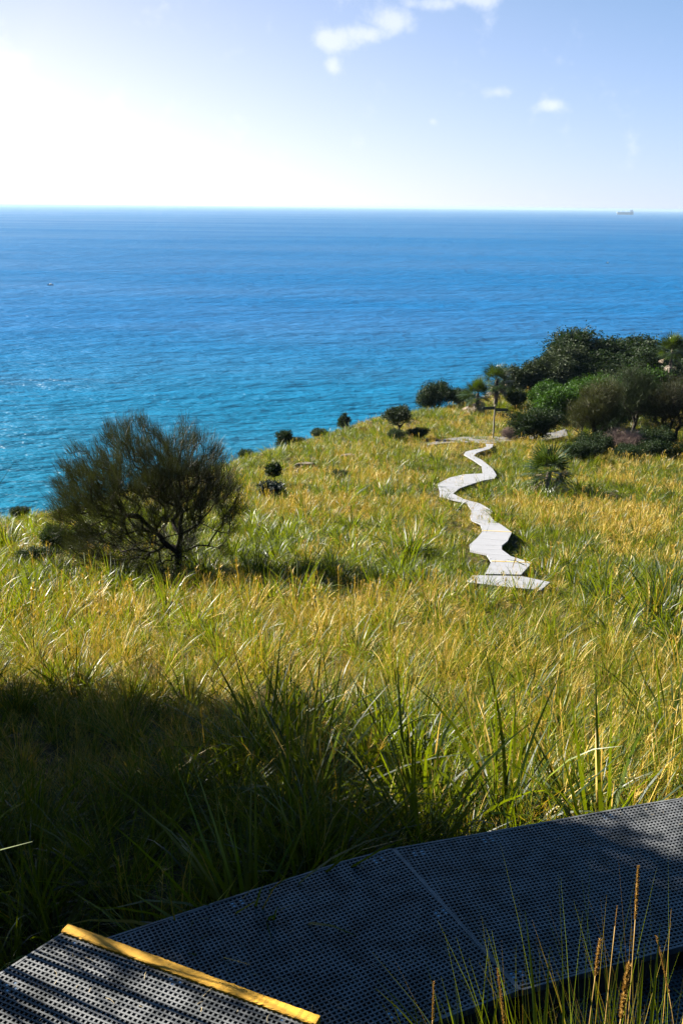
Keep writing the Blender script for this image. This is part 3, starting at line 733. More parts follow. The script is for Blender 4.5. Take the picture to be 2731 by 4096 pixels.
def skeleton_mesh(NA, par, term, rtip, power, rmax, k=5, name='trunk', m=None):
    n = len(NA); w = np.zeros(n); w[term] += 1.0
    for i in range(n - 1, 0, -1): w[par[i]] += w[i]
    r = np.minimum(rtip * np.maximum(w, 1) ** power, rmax)
    c = np.arange(1, n); p = par[1:]
    a, b = NA[p], NA[c]; d = b - a; d /= np.linalg.norm(d, axis=1)[:, None] + 1e-9
    ref = np.where(np.abs(d[:, 2:3]) < .9, np.array([[0, 0, 1.]]), np.array([[1., 0, 0]])); uu = np.cross(d, ref); uu /= np.linalg.norm(uu, axis=1)[:, None]; vv = np.cross(d, uu)
    an = np.arange(k) * 2 * np.pi / k; ring = uu[:, None] * np.cos(an)[None, :, None] + vv[:, None] * np.sin(an)[None, :, None]
    ra = np.minimum(r[p], r[c] * 1.35)
    V = np.stack([a[:, None] + ring * ra[:, None, None], b[:, None] + d[:, None] * r[c][:, None, None] * .3 + ring * r[c][:, None, None]], 1)
    ix = np.arange(len(c) * 2 * k).reshape(-1, 2, k); nx = np.roll(ix, -1, axis=2)
    F = np.stack([ix[:, 0], nx[:, 0], nx[:, 1], ix[:, 1]], -1).reshape(-1, 4)
    return mesh_np(name, V.reshape(-1, 3), [F], [m], smooth=True)
def sprays(P, Dn, n, L, w, spread, rg, tri=True, fall=0.0, jitter=.1, up=0.0):
    """n leaves per point P along direction Dn"""
    m = len(P); Pn = np.repeat(P, n, 0) + rg.normal(0, jitter, (m * n, 3)); d = np.repeat(Dn, n, 0) + rg.normal(0, spread, (m * n, 3)); d[:, 2] += up
    d /= np.linalg.norm(d, axis=1)[:, None] + 1e-9
    ln = (L[0] + (L[1] - L[0]) * rg.random(m * n))[:, None]; s = np.cross(d, rg.normal(0, 1, (m * n, 3))); s /= np.linalg.norm(s, axis=1)[:, None] + 1e-9
    wd = (w[0] + (w[1] - w[0]) * rg.random(m * n))[:, None] * .5
    rnd = np.repeat(np.clip(rg.normal(.5, .28, m), 0, 1), n) * .55 + rg.random(m * n) * .45
    if tri:
        V = np.stack([Pn - s * wd, Pn + s * wd, Pn + d * ln], 1); F = np.arange(m * n * 3).reshape(-1, 3); k = 3
    else:
        mid = Pn + d * ln * .5; V = np.stack([Pn, mid + s * wd, Pn + d * ln - np.array([0, 0, fall]) * ln, mid - s * wd], 1); F = np.arange(m * n * 4).reshape(-1, 4); k = 4
    col = np.ones((m * n, k, 4)); col[..., 0] = rnd[:, None]
    return V.reshape(-1, 3), F, col.reshape(-1, 4)
def lobes_points(lobes, n, rg, shell=.55):
    """points in the outer part of a set of ellipsoids (cx,cy,cz,rx,ry,rz)"""
    L_ = np.array(lobes, float); vol = L_[:, 3] * L_[:, 4] * L_[:, 5]; pick_ = rg.choice(len(L_), n, p=vol / vol.sum())
    d = rg.normal(0, 1, (n, 3)); d /= np.linalg.norm(d, axis=1)[:, None]; r = shell + (1 - shell) * rg.random(n) ** .6
    return L_[pick_, :3] + d * r[:, None] * L_[pick_, 3:6], d
def make_tree(name, lobes, n_ends, n_leaf, L, w, mleaf, mbark, seed, rtip=.012, rmax=.18, step=.35, spread=.6, tri=False, shell=.55, root=(0, 0, -.15), jitter=.12, up=.2, fork=None, zmin=None, power=.42, k=5):
    rg = np.random.default_rng(seed)
    E_, dn = lobes_points(lobes, n_ends, rg, shell)
    if zmin is not None: E_[:, 2] = np.maximum(E_[:, 2], zmin + rg.random(n_ends) * .15)
    ends = E_ if fork is None else np.concatenate([np.array(fork, float), E_])
    NA, par, term = grow(root, ends, step, rg)
    tm = skeleton_mesh(NA, par, term, rtip, power, rmax, k, 'trunk', mbark)
    pd_ = NA[term] - NA[np.maximum(par[term], 0)]; pd_ /= np.linalg.norm(pd_, axis=1)[:, None] + 1e-9
    v, f, c = sprays(NA[term], pd_, n_leaf, L, w, spread, rg, tri, .25, jitter, up)
    cm = mesh_np('crown', v, [f], [mleaf], smooth=False, col=c)
    root_o = empty(name, (0, 0, 0)); link('trunk', tm, parent=root_o); link('crown', cm, parent=root_o)
    return root_o
def put(o, x, y, label, cat, rz=0.0, s=1.0, dz=0.0, group=None, sz=None):
    o.location = (x, y, gz(x, y) + dz); o.rotation_euler = (0, 0, rz); o.scale = (s, s, sz if sz else s)
    return tag(o, label, cat, group)

# the big wispy bush in front: two leaning trunks, brush-like twigs
def big_bush():
    rg = np.random.default_rng(41)
    n = 1050; d = rg.normal(0, 1, (n, 3)); d[:, 2] = np.abs(d[:, 2]) * 1.0 - .25; d /= np.linalg.norm(d, axis=1)[:, None]
    r = .30 + .70 * rg.random(n) ** .55
    c = np.array([-.62, .1, 1.55]); E_ = c + d * r[:, None] * np.array([2.15, 1.9, 1.95])
    E_[:, 2] = np.maximum(E_[:, 2], .25 + .3 * rg.random(n)); E_[:, 2] += .12 * np.sin(E_[:, 0] * 4.1) + .1 * np.sin(E_[:, 0] * 8 + 1)
    gapn = value_noise(np.degrees(np.arctan2(E_[:, 0], E_[:, 1])), E_[:, 2] * 30, 22, 77); E_ = E_[(gapn > .22) | (r < .6)]
    keep = ~((E_[:, 2] < .6) & (E_[:, 0] > .9)); E_ = E_[keep]
    lw = np.stack([rg.uniform(-2.4, .3, 230), rg.uniform(-1.4, 1.4, 230), rg.uniform(.12, .95, 230)], -1); E_ = np.concatenate([E_, lw])
    fork = [(.02, 0, .35), (.05, 0, .75), (.08, .02, 1.2), (.14, 0, 1.5), (-.28, .05, .72), (-.55, .1, 1.05), (-.85, .1, 1.35), (-.30, -.35, .95), (.3, .2, 1.05), (.55, .1, 1.4), (-.15, .35, 1.2)]
    NA, par, term = grow((0, 0, -.2), np.concatenate([np.array(fork), E_]), .16, rg, pen=.30, minz=.5, nfork=11)
    tm = skeleton_mesh(NA, par, term, .0048, .415, .115, 5, 'trunk', M_bark)
    tt = term[11:]; pd_ = NA[tt] - NA[np.maximum(par[par[tt]], 0)]; pd_ /= np.linalg.norm(pd_, axis=1)[:, None] + 1e-9
    out = NA[tt] - np.array([0, 0, .5]); out /= np.linalg.norm(out, axis=1)[:, None]
    dirv = pd_ * .55 + out * .45 + np.array([0, 0, .45]); dirv /= np.linalg.norm(dirv, axis=1)[:, None]
    v1 = sprays(NA[tt], dirv, 44, (.12, .46), (.005, .0085), .24, rg, True, 0, .06, .12)
    # side twigs along the thin branches
    allp = np.arange(len(NA)); thin = np.setdiff1d(allp, term)[12:]; thin = rg.choice(thin, min(3200, len(thin)), replace=False)
    o2 = NA[thin] - np.array([0, 0, .4]); o2 /= np.linalg.norm(o2, axis=1)[:, None] + 1e-9
    v2 = sprays(NA[thin], o2 * .6 + np.array([0, 0, .4]), 9, (.12, .30), (.004, .007), .40, rg, True, 0, .05, .1)
    v, f, c_ = join([v1, v2])
    o = empty('wispy_bush', (0, 0, 0)); link('trunk', tm, parent=o); link('crown', mesh_np('crown', v, [f], [M_needle], col=c_), parent=o)
    return o
put(big_bush(), -3.94, 22.9, 'big dark wispy bush with brush-like twigs alone on the near left slope', 'bush', s=1.06)

def leafy(name, w_, d_, h_, mleaf, seed, n_ends=150, n_leaf=40, L=(.10, .2), w=(.04, .08), trunk=.25, nl=7, mbark=None, **kw):
    """irregular lobed crown of width w_, depth d_, height h_ that starts at trunk*h_"""
    rg = np.random.default_rng(seed + 900); lobes = []
    zc = h_ * (trunk + 1) / 2; rz = h_ * (1 - trunk) / 2
    for i in range(nl):
        a = 6.283 * i / nl + rg.normal(0, .3); q = .55 * rg.uniform(.6, 1.0); zz = rg.uniform(-.45, .62)
        f = math.sqrt(max(.1, 1 - (zz * .9) ** 2)); s_ = rg.uniform(.36, .52)
        lobes.append((w_ / 2 * q * math.cos(a) * f * 1.1, d_ / 2 * q * math.sin(a) * f * 1.1, zc + rz * zz, w_ / 2 * s_, d_ / 2 * s_, rz * s_ * 1.1))
    lobes.append((0, 0, zc + rz * .35, w_ * .3, d_ * .3, rz * .62)); lobes.append((0, 0, zc - .1 * rz, w_ * .36, d_ * .36, rz * .6))
    kw.setdefault('rmax', h_ * .04); kw.setdefault('step', h_ * .09); kw.setdefault('jitter', w_ * .05)
    return make_tree(name, lobes, n_ends, n_leaf, L, w, mleaf, mbark or M_bark, seed, **kw)

# right-hand trees
def needle_tree(w_, d_, h_, mleaf, seed, trunk, n_ends=420, nleaf=46, lean=0, **kw):
    return leafy('wispy_tree', w_, d_, h_, mleaf, seed, n_ends, nleaf, (.20, .46), (.014, .03), trunk, 9, tri=True, spread=.30, shell=.35, up=.25, mbark=M_bark, **kw)
tA = needle_tree(4.1, 3.9, 4.6, M_leafolive, 51, .22, fork=[(0, 0, .6), (.05, 0, 1.1), (-.9, 0, 1.0), (-1.6, 0, 1.5), (.8, .3, 1.7)], rmax=.2)
put(tA, 17.86, 69.99, 'rounded olive-grey wispy tree with thick dark trunk and a low limb beside the pale shrub', 'tree')
tB = needle_tree(3.9, 3.7, 6.0, M_leafgrey, 52, .20, fork=[(0, 0, .7), (.15, 0, 1.4), (.4, 0, 2.2)], rmax=.17)
put(tB, 22.75, 77.4, 'tall grey-green feathery tree right of the olive tree', 'tree')
tC = needle_tree(6.2, 4.6, 5.4, M_leafbrown, 53, .08)
put(tC, 25.9, 76.2, 'brownish wispy tree at the right margin of the slope', 'tree')
tC2 = needle_tree(4.6, 4.4, 4.2, M_leafgrey, 57, .12, n_ends=260)
put(tC2, 22.0, 82.5, 'dull grey-green feathery tree half hidden behind the tall feathery one', 'tree')

# dark coastal wood beyond: each tree its own, four shapes
src = [leafy('coast_tree', 9.0, 8.0, 6.6, M_leafdark, 61, 420, 60, (.26, .52), (.10, .20), .0, 13, shell=.7),
       leafy('coast_tree', 7.6, 7.0, 5.8, M_leafdark, 62, 380, 60, (.26, .52), (.10, .20), .0, 12, shell=.7),
       leafy('coast_tree', 6.6, 6.4, 5.2, M_leafgrey, 63, 340, 60, (.24, .46), (.08, .16), .0, 10, spread=.5, shell=.65),
       leafy('coast_tree', 5.2, 5.0, 3.8, M_leafgrey, 64, 260, 56, (.22, .42), (.07, .14), .0, 9, spread=.5, shell=.65)]
WOOD = [  # source, x, y, scale, z-scale, label
    (3, 20.4, 116.0, 0.99, 0.86, 'small round grey-green tree at the left end of the dark wood'),
    (2, 23.9, 117.0, 1.03, 0.82, 'grey-green tree second from the seaward end of the dark wood'),
    (2, 26.4, 121.5, 1.13, 1.05, 'rounded tree at the shoulder where the dark wood rises'),
    (0, 29.5, 127.0, 1.06, 1.01, 'tallest dark green tree on the crest of the wood'),
    (1, 34.2, 129.5, 1.13, 1.05, 'broad dark tree on the crest right of the tallest one'),
    (0, 38.6, 132.5, 1.03, 0.90, 'wide dark tree in the middle of the wood crest'),
    (1, 43.6, 134.5, 1.19, 0.96, 'dark tree on the crest beside the dip in the wood'),
    (2, 49.2, 139.0, 1.24, 1.07, 'paler grey-green tree at the far right of the wood crest'),
    (0, 54.0, 140.0, 1.08, 1.07, 'dark tree at the right margin of the wood crest'),
    (1, 31.5, 122.5, 1.03, 0.82, 'dark tree in the front row under the tallest one'),
    (0, 36.5, 125.0, 1.03, 0.77, 'dark tree in the shaded middle of the wood'),
    (1, 42.0, 127.5, 1.08, 0.82, 'dark tree standing behind the bright-leaved bushes'),
    (0, 47.0, 131.0, 1.08, 0.86, 'dark tree behind the pale-leaved fan palm'),
    (3, 26.6, 114.5, 0.67, 0.69, 'small pale feathery tree in front of the wood shoulder'),
    (3, 30.6, 113.5, 0.92, 0.86, 'grey-green bush-like tree above the bright green bushes'),
    (1, 28.0, 118.5, 0.86, 0.65, 'low dark tree at the seaward foot of the wood'), (0, 34.0, 121.0, 0.86, 0.60, 'low wide dark tree above the broad bright bush'), (1, 40.0, 122.0, 1.03, 0.69, 'low dark tree in the deepest shade of the wood'),
    (1, 46.0, 122.0, 0.97, 0.73, 'dark tree right of and below the fan palm by the wood')]
used = set()
for i, x, y, s_, sz_, lab in WOOD:
    o = src[i] if i not in used else copy_tree(src[i]); used.add(i)
    put(o, x, y, lab, 'tree', rz=(x * 2.7 + y) % 6.28, s=s_, sz=sz_, group='trees of the dark coastal wood')

# bushes
gb = leafy('leafy_bush', 4.2, 3.6, 2.3, M_leafbright, 71, 240, 46, (.12, .26), (.07, .14), .02, 9)
BR = [(35.0, 118.0, 1.86, 1.44, 'broad bright green bush at the foot of the dark wood'), (29.0, 113.0, 1.20, 1.15, 'bright green bush left of the broad one below the wood'),
      (21.6, 95.0, 1.08, 1.03, 'bright green bush in the middle of the thicket above the concrete path'), (18.6, 86.5, 1.14, 1.26, 'fresh green bush right behind the dark bush on the path'),
      (19.8, 91.0, 1.02, 1.03, 'fresh green bush between the thicket and the grass'), (24.6, 103.0, 0.96, 1.15, 'dark-topped green bush at the upper end of the thicket'), (22.5, 84.5, 0.96, 1.15, 'green bush beside the bend of the concrete path'),
      (27.5, 106.0, 1.32, 1.26, 'green bush low in the gap between the olive tree and the wood'), (31.0, 108.0, 1.44, 1.26, 'green bush behind the tall feathery tree'), (20.6, 100.5, 1.08, 1.03, 'green bush at the grassy edge of the thicket'), (24.0, 96.0, 1.20, 1.26, 'green bush hidden in the heart of the thicket')]
for i, (x, y, s_, sz_, lab) in enumerate(BR):
    o = gb if i == 0 else copy_tree(gb); put(o, x, y, lab, 'bush', rz=i * 1.3, s=s_, sz=sz_, group='leafy green bushes in the thicket')
db = leafy('dark_bush', 3.4, 3.0, 2.2, M_leafdark, 72, 300, 40, (.10, .22), (.04, .08), .0, 8, shell=.35, up=.45, jitter=.14)
DB = [(14.4, 74.0, 1.25, 1.1, 'large dark round bush where the concrete path bends'), (16.9, 97.5, .75, .85, 'dark bush on the pale grass left of the thicket'), (11.9, 101.0, 1.0, .75, 'low dark bush behind the leaning round tree'),
      (14.9, 61.2, .75, .6, 'low black-green bush behind the palm by the boardwalk'), (16.6, 64.5, .8, .75, 'dark bush between the near palm and the olive tree'), (21.0, 66.5, 1.0, .62, 'low dark shrub in the strip below the tall feathery tree'),
      (24.0, 66.0, 1.0, .75, 'low dark shrub at the right end of the shaded strip'), (22.6, 70.5, .8, .8, 'dark shrub under the tall feathery tree'), (26.4, 69.5, 1.1, .8, 'dark shrub under the brownish wispy tree'), (29.0, 90.0, 1.5, 1.6, 'tall dark bush filling the gap behind the two wispy trees'), (33.0, 92.0, 1.5, 1.7, 'tall dark bush behind the brownish wispy tree'), (25.2, 88.5, 1.2, 1.3, 'dark bush behind the tall feathery tree trunk'), (36.0, 101.0, 1.6, 1.7, 'dark bush below the sunlit fan palm'), (20.2, 76.5, .8, .8, 'dark bush between the two trunks'), (18.2, 62.6, .75, .5, 'low dark shrub in front of the pale pinkish one'),
      (-12.4, 37.0, .24, .24, 'small dark shrub on the cliff edge at far left'), (-6.1, 62.2, .35, .35, 'tiny dark shrub on the cliff edge right of the big wispy bush'), (-1.8, 75.6, .55, .35, 'low dark shrub lying along the cliff edge'), (-3.3, 69.5, .4, .25, 'flat dark shrub on the edge between two taller ones'),
      (-8.2, 27.4, .32, .38, 'dark shrub on a bent stem at left below the big bush'), (-7.55, 27.6, .30, .36, 'dark shrub leaning beside the bent one at left'), (-7.95, 24.7, .34, .26, 'low black-green shrub nearest at left'), (-.05, 50.5, .34, .25, 'low dark brown-green shrub in the middle of the slope'),
      (3.9, 72.0, .5, .4, 'dark tuft of shrub below the thin-stemmed tree'), (5.6, 73.5, .55, .4, 'dark low shrub left of the concrete path end')]
for i, (x, y, s_, sz_, lab) in enumerate(DB):
    o = db if i == 0 else copy_tree(db); put(o, x, y, lab, 'shrub', rz=i * 2.1, s=s_, sz=sz_, group='dark shrubs on the slope')
# little trees along the edge
lt = leafy('leaning_tree', 4.2, 3.4, 3.0, M_leafdark, 81, 260, 50, (.12, .26), (.05, .1), .16, 8, fork=[(0, 0, .4), (.3, 0, .8)])
put(lt, 9.3, 99.0, 'dense dark leaning tree on the cliff edge left of the palms', 'tree')
st = leafy('slender_tree', 2.3, 2.0, 2.4, M_leafgrey, 82, 170, 40, (.10, .22), (.03, .06), .42, 7, fork=[(0, 0, .4), (.1, 0, .9), (-.3, 0, 1.1)], rtip=.008)
put(st, 4.2, 74.1, 'small thin-stemmed grey-green tree on the grass before the leaning tree', 'tree')
s1 = leafy('edge_shrub', 1.7, 1.5, 1.45, M_leafdark, 83, 150, 40, (.08, .20), (.03, .07), .05, 5, shell=.3, up=.5, jitter=.10)
put(s1, -3.95, 67.0, 'rounded dark shrub standing up on the cliff edge, left of two', 'shrub', s=.82)
s2 = leafy('edge_shrub', 1.7, 1.4, 1.65, M_leafdark, 84, 150, 40, (.08, .20), (.03, .07), .03, 4, shell=.3, up=.6, jitter=.10)
put(s2, .12, 80.2, 'pointed dark shrub on the cliff edge further up the slope', 'shrub', s=.8)
s3 = leafy('sapling', 1.0, .9, 1.25, M_leafdark, 85, 110, 36, (.06, .13), (.03, .05), .5, 5, fork=[(.03, 0, .3), (0, 0, .6)], rtip=.006, rmax=.025)
put(s3, -3.25, 46.6, 'dark round-headed sapling on a thin stem above the blue-grey shrub', 'tree')
s4 = leafy('blue_shrub', 1.3, 1.1, .75, M_leafblue, 86, 130, 36, (.09, .18), (.03, .05), .0, 6)
put(s4, -3.05, 42.7, 'blue-grey shrub just below the round-headed sapling', 'shrub')
s5 = leafy('dead_shrub', 3.4, 2.4, 1.6, M_leafdead, 87, 320, 40, (.14, .34), (.008, .018), .0, 7, tri=True, spread=.35, mbark=M_greybark)
put(s5, 19.3, 67.6, 'pale pinkish leafless shrub between the two trunks at right', 'shrub', sz=1.0)
s6 = copy_tree(s5); put(s6, 21.6, 73.0, 'greyish leafless shrub behind the pale pinkish one', 'shrub', rz=2.0, s=.6)
s7 = copy_tree(s5); put(s7, 12.6, 74.6, 'pale dry shrub on the left flank of the dark bush by the path', 'shrub', rz=1.0, s=.55)

# off to the left, out of the picture: the tall scrub whose shade falls on the boardwalk; uphill and right-hand ones added to block sky light
sh = [leafy('shade_tree', 3.6, 3.6, 6.4, M_leafdark, 91, 540, 60, (.14, .30), (.04, .09), .10, 14, rmax=.2)]
shb = leafy('shade_tree', 3.2, 3.2, 6.4, M_leafdark, 92, 280, 36, (.12, .28), (.03, .08), .12, 14, rmax=.14, shell=.4)
SH = [(-6.6, 3.9, 1.0, 1.05, 'dark scrub tree left of the boardwalk, nearest the steps'), (-5.95, 8.3, .78, 1.12, 'dark scrub tree left of the boardwalk, second from the steps'),
      (-7.4, 9.0, .78, 1.32, 'dark scrub tree between the two rows left of the landing'), (-7.3, 11.3, 1.05, 1.12, 'sparse scrub tree left of the boardwalk, third from the steps'), (-8.3, 13.0, 1.0, 1.12, 'dark scrub tree behind the sparse third one'), (-5.4, 2.4, .95, 1.0, 'dark scrub tree left of the steps'), (5.2, -1.5, 1.0, .9, 'added unseen scrub tree blocking sky light uphill, right of the walker'), (1.8, -4.8, 1.0, .9, 'added unseen scrub tree blocking sky light straight uphill of the walker'), (-2.6, -4.4, 1.0, .9, 'added unseen scrub tree blocking sky light uphill, left of the walker'), (7.6, 1.2, .95, .7, 'added unseen scrub tree blocking sky light right of the boardwalk')]
for i, (x, y, s_, sz_, lab) in enumerate(SH):
    o = sh[0] if i == 1 else shb if i == 0 else copy_tree(shb if i in (3, 4, 5) else sh[0]); put(o, x, y, lab, 'tree', rz=i * 1.9, s=s_, sz=sz_, group='scrub trees left of the boardwalk')

# tall cane grass at the left of the steps, just out of the picture: its stems streak the grating with shade
g = np.random.default_rng(61)
cane_me = [mesh_np('cane_clump', *(lambda q: (q[0], [q[1]], [M_grass], False, q[2]))(join([blades(34, .22, (2.0, 3.1), (.02, .045), .10, .28, 7, .9, g), blades(16, .25, (1.2, 2.2), (.02, .04), .25, .6, 7, .7, g)]))) for _ in range(2)]
for i, (x, y, s_, lab) in enumerate(((-2.35, 3.1, .95, 'tall cane grass left of the step, nearest the walker'), (-2.5, 4.1, 1.0, 'tall cane grass left of the step, second from the walker'), (-2.95, 5.2, 1.1, 'tall cane grass left of the landing'), (-3.4, 6.4, 1.2, 'tall cane grass left of the big shaded tussock'))):
    o = link('cane_clump', cane_me[i % 2]); o.location = (x, y, gz(x, y)); o.rotation_euler = (0, 0, i * 1.7); o.scale = (s_, s_, s_); tag(o, lab, 'cane grass', 'tall cane grass left of the boardwalk')

# ------------------------------------------------------------------ fan palms
def frond_mesh(dead, seed):
    rg = np.random.default_rng(seed); V, F, Cc = [], [], []
    pl = .55; nseg = 9 if dead else 18; span = R(140 if dead else 230); rn = rg.random()
    def quad(a, b, c, d, r): i = len(V); V.extend([a, b, c, d]); F.append([i, i + 1, i + 2, i + 3]); Cc.extend([(r, 0, 0, 1)] * 4)
    w = .012
    quad((0, -w, 0), (0, w, 0), (pl, w * .7, -.05), (pl, -w * .7, -.05), rn)
    quad((0, 0, -w), (0, 0, w), (pl, 0, -.05 + w * .7), (pl, 0, -.05 - w * .7), rn)
    for i in range(nseg):
        a = -span / 2 + span * (i + .5) / nseg; Ls = (.66 if dead else .78) * (1 - .25 * abs(a) / (span / 2)) * rg.uniform(.85, 1.08); d = np.array([math.cos(a), math.sin(a), 0]); s = np.array([-math.sin(a), math.cos(a), 0])
        h = np.array([pl, 0, -.05]); fold = .02 * (1 if i % 2 else -1)
        dr = (-.12 if dead else -.16) * rg.uniform(.6, 1.3)
        m = h + d * Ls * .5 + np.array([0, 0, fold - (.0 if dead else .02)]); e = h + d * Ls * (.85 if dead else 1.0) + np.array([0, 0, dr * Ls])
        r = min(1, max(0, rn * .6 + rg.random() * .4)); wm = .030 if not dead else .026
        quad(tuple(h - s * .006), tuple(h + s * .006), tuple(m + s * wm), tuple(m - s * wm), r)
        quad(tuple(m - s * wm), tuple(m + s * wm), tuple(e + s * .005), tuple(e - s * .005), r)
    return mesh_np('frond', np.array(V), [np.array(F)], [M_deadfrond if dead else M_frond], col=np.array(Cc))
live = [frond_mesh(False, 100 + i) for i in range(3)]; dead = [frond_mesh(True, 110 + i) for i in range(3)]
def palm(x, y, trunk_h, n_live, n_dead, s, seed, label, skirt=1.0, deadlow=-70, livelow=-24, deadtop=-10):
    rg = np.random.default_rng(seed); o = empty('fan_palm', (x, y, gz(x, y))); tag(o, label, 'palm'); o.scale = (s, s, s)
    mb = MB(); pts = [(rg.normal(0, .012), rg.normal(0, .012), z) for z in np.linspace(-.15, trunk_h, 9)]; mb.tube(pts, [.15 - .05 * i / 8 + .012 * (i % 2) for i in range(9)], 9)
    link('trunk', mb.mesh('trunk', M_greybark, True), parent=o)
    for i in range(n_live + n_dead):
        isd = i >= n_live; f = (i - n_live) / max(1, n_dead) if isd else i / n_live
        el_ = (deadlow + (deadtop - deadlow) * f if isd else 88 - (88 - livelow) * f ** .85) + rg.normal(0, 7); a = i * 2.39996 + rg.normal(0, .2)
        z = trunk_h - (.05 + skirt * rg.random() * .45 if isd else .02 + .14 * f)
        l = link('frond', (dead if isd else live)[i % 3], parent=o); l.location = (.05 * math.cos(a), .05 * math.sin(a), z)
        l.rotation_euler = Euler((rg.normal(0, .25), -R(el_), a), 'XYZ'); q = rg.uniform(.85, 1.15) * (.95 if isd else 1.0); l.scale = (q, q, q)
    return o
palm(9.68, 45.6, .95, 32, 18, 1.12, 201, 'fan palm with dark green head and dead lower fronds right of the boardwalk', 1.4, -62)
palm(12.6, 93.2, 1.45, 34, 26, 1.35, 202, 'left palm of the pair with a pale dead skirt reaching down, beyond the signpost', 1.8, -82, -30, -10)
palm(14.9, 97.0, 2.1, 34, 28, 1.40, 203, 'right and taller palm of the pair, dead skirt on a bare trunk, beyond the signpost', 1.6, -82, -30, -10)
palm(38.6, 118.6, 3.6, 46, 6, 1.6, 204, 'sunlit fan palm rising out of the dark wood at right', 2.0, -60)

# ------------------------------------------------------------------ signpost
sx_, sy_ = 11.39, 74.4
sg = tag(empty('signpost', (sx_, sy_, gz(sx_, sy_))), 'pale timber signpost with two dark green arms behind the concrete path', 'signpost')
mb = MB(); mb.box((0, 0, 1.2), .10, .10, 2.8); mb.prism([(-.05, -.05), (.05, -.05), (.05, .05), (-.05, .05)], 2.6, 2.64); link('post', mb.mesh('post', M_post), parent=sg)
for sgn, rot_, z_, tip in ((-1, 12, 2.42, 1), (1, -6, 2.30, 0)):
    Ms = Matrix.Rotation(R(rot_), 3, 'Z'); mb = MB()
    out_ = [(0.06, -.11), (.95, -.11), (1.06, 0.0) if tip else (1.02, -.06), (.95, .11), (.06, .11)]
    V = []
    for yy in (-.075, -.053):
        for x, z in out_:
            v = Ms @ Vector((sgn * x, yy, z)); V.append((v[0], v[1], z_ + v[2]))
    k = len(out_); mb.add(V, [list(range(k)) if sgn > 0 else list(range(k))[::-1], [k + i for i in (range(k - 1, -1, -1) if sgn > 0 else range(k))]] + [[i, (i + 1) % k, k + (i + 1) % k, k + i] for i in range(k)])
    arm = link('sign_arm', mb.mesh('sign_arm', M_sign), parent=sg)
    mb = MB()
    for i in range(5):
        c = Ms @ Vector((sgn * (.24 + .14 * i), -.0785, 0)); mb.box((c[0], c[1], z_ + .0), .10 if i % 2 else .07, .004, .045, Ms)
    link('lettering', mb.mesh('lettering', M_signtext), parent=arm)

# ------------------------------------------------------------------ rocks
def rock(x, y, sx, sy, sz, seed, label):
    rg = np.random.default_rng(seed); me = bpy.data.meshes.new('rock')
    import bmesh
    bm = bmesh.new(); bmesh.ops.create_icosphere(bm, subdivisions=3, radius=1)
    for v in bm.verts:
        c = v.co; k_ = 1 + .16 * math.sin(3 * c.x + seed) + .13 * math.sin(4 * c.y + 2 * c.z + seed) + rg.normal(0, .02)
        v.co = Vector((c.x * sx, c.y * sy, min(c.z * k_, .7) * sz)) * 1.0; v.co.x *= k_; v.co.y *= k_
    bm.to_mesh(me); bm.free(); me.materials.append(M_rock); o = link('rock', me); o.location = (x, y, gz(x, y) + .12)
    return tag(o, label, 'rock')
rock(-2.15, 56.3, .62, .32, .26, 1, 'pale flat rock in the grass on the upper slope, nearer of two')
rock(.45, 61.0, .6, .3, .22, 2, 'pale flat rock in the grass on the upper slope, farther of two')

# ------------------------------------------------------------------ single tussocks and foreground plants
TUS = [(1.34, 19.4, 0, .95, 'dark green grass tussock in mid slope below the boardwalk bend'), (7.4, 21.5, 1, .85, 'broad dark green tussock at right beyond the lower boardwalk run'),
       (-.9, 21.3, 0, 1.0, 'dark tussock in the shade right of the big wispy bush'), (-5.7, 18.9, 2, .95, 'fresh green tussock in front of the big wispy bush at left'),
       (3.0, 23.3, 1, .95, 'dark tussock against the left side of the first boardwalk ramp'), (9.1, 29.6, 0, .9, 'green tussock alone in the right-hand grass'),
       (.56, 33.8, 4, 1.1, 'dark green tussock in the open grass left of the boardwalk'), (1.7, 43.3, 5, 1.0, 'dark tussock on the slope left of the boardwalk bend'),
       (3.75, 43.9, 4, 1.25, 'bright green tussock at the left end of the boardwalk bend'), (4.5, 38.9, 5, 1.25, 'dark tussock that hides the boardwalk below its bend'),
       (5.9, 42.0, 4, 1.15, 'left one of three green tussocks inside the boardwalk bend'), (6.7, 42.6, 5, 1.2, 'middle one of three green tussocks inside the boardwalk bend'), (7.6, 41.6, 4, 1.3, 'right one of three green tussocks inside the boardwalk bend'),
       (6.1, 35.2, 5, 1.2, 'green tussock on the right side of the boardwalk above the ramp'), (7.0, 53.4, 5, 1.3, 'dark tussock behind the upper boardwalk bend'), (3.9, 48.8, 4, 1.2, 'dark green tussock above the left end of the boardwalk bend'),
       (-.85, 6.3, 0, .72, 'big strappy dark tussock in the shade beyond the step'), (-.35, 6.1, 1, .62, 'strappy tussock right behind the big shaded one'), (1.75, 6.4, 2, .75, 'sunlit strappy tussock at the far edge of the grating'), (2.3, 6.6, 0, .75, 'bright strappy tussock at the right end of the grating')]
for x, y, i, s_, lab in TUS:
    o = link('grass_tussock', strap_meshes[i]); o.location = (x, y, gz(x, y)); o.rotation_euler = (0, 0, (x * 7 + y) % 6.28)
    sc_ = s_ * (1.15 if i < 4 else 1.35); o.scale = (sc_ * 1.1, sc_ * 1.1, sc_); tag(o, lab, 'grass tussock', 'single strappy tussocks')

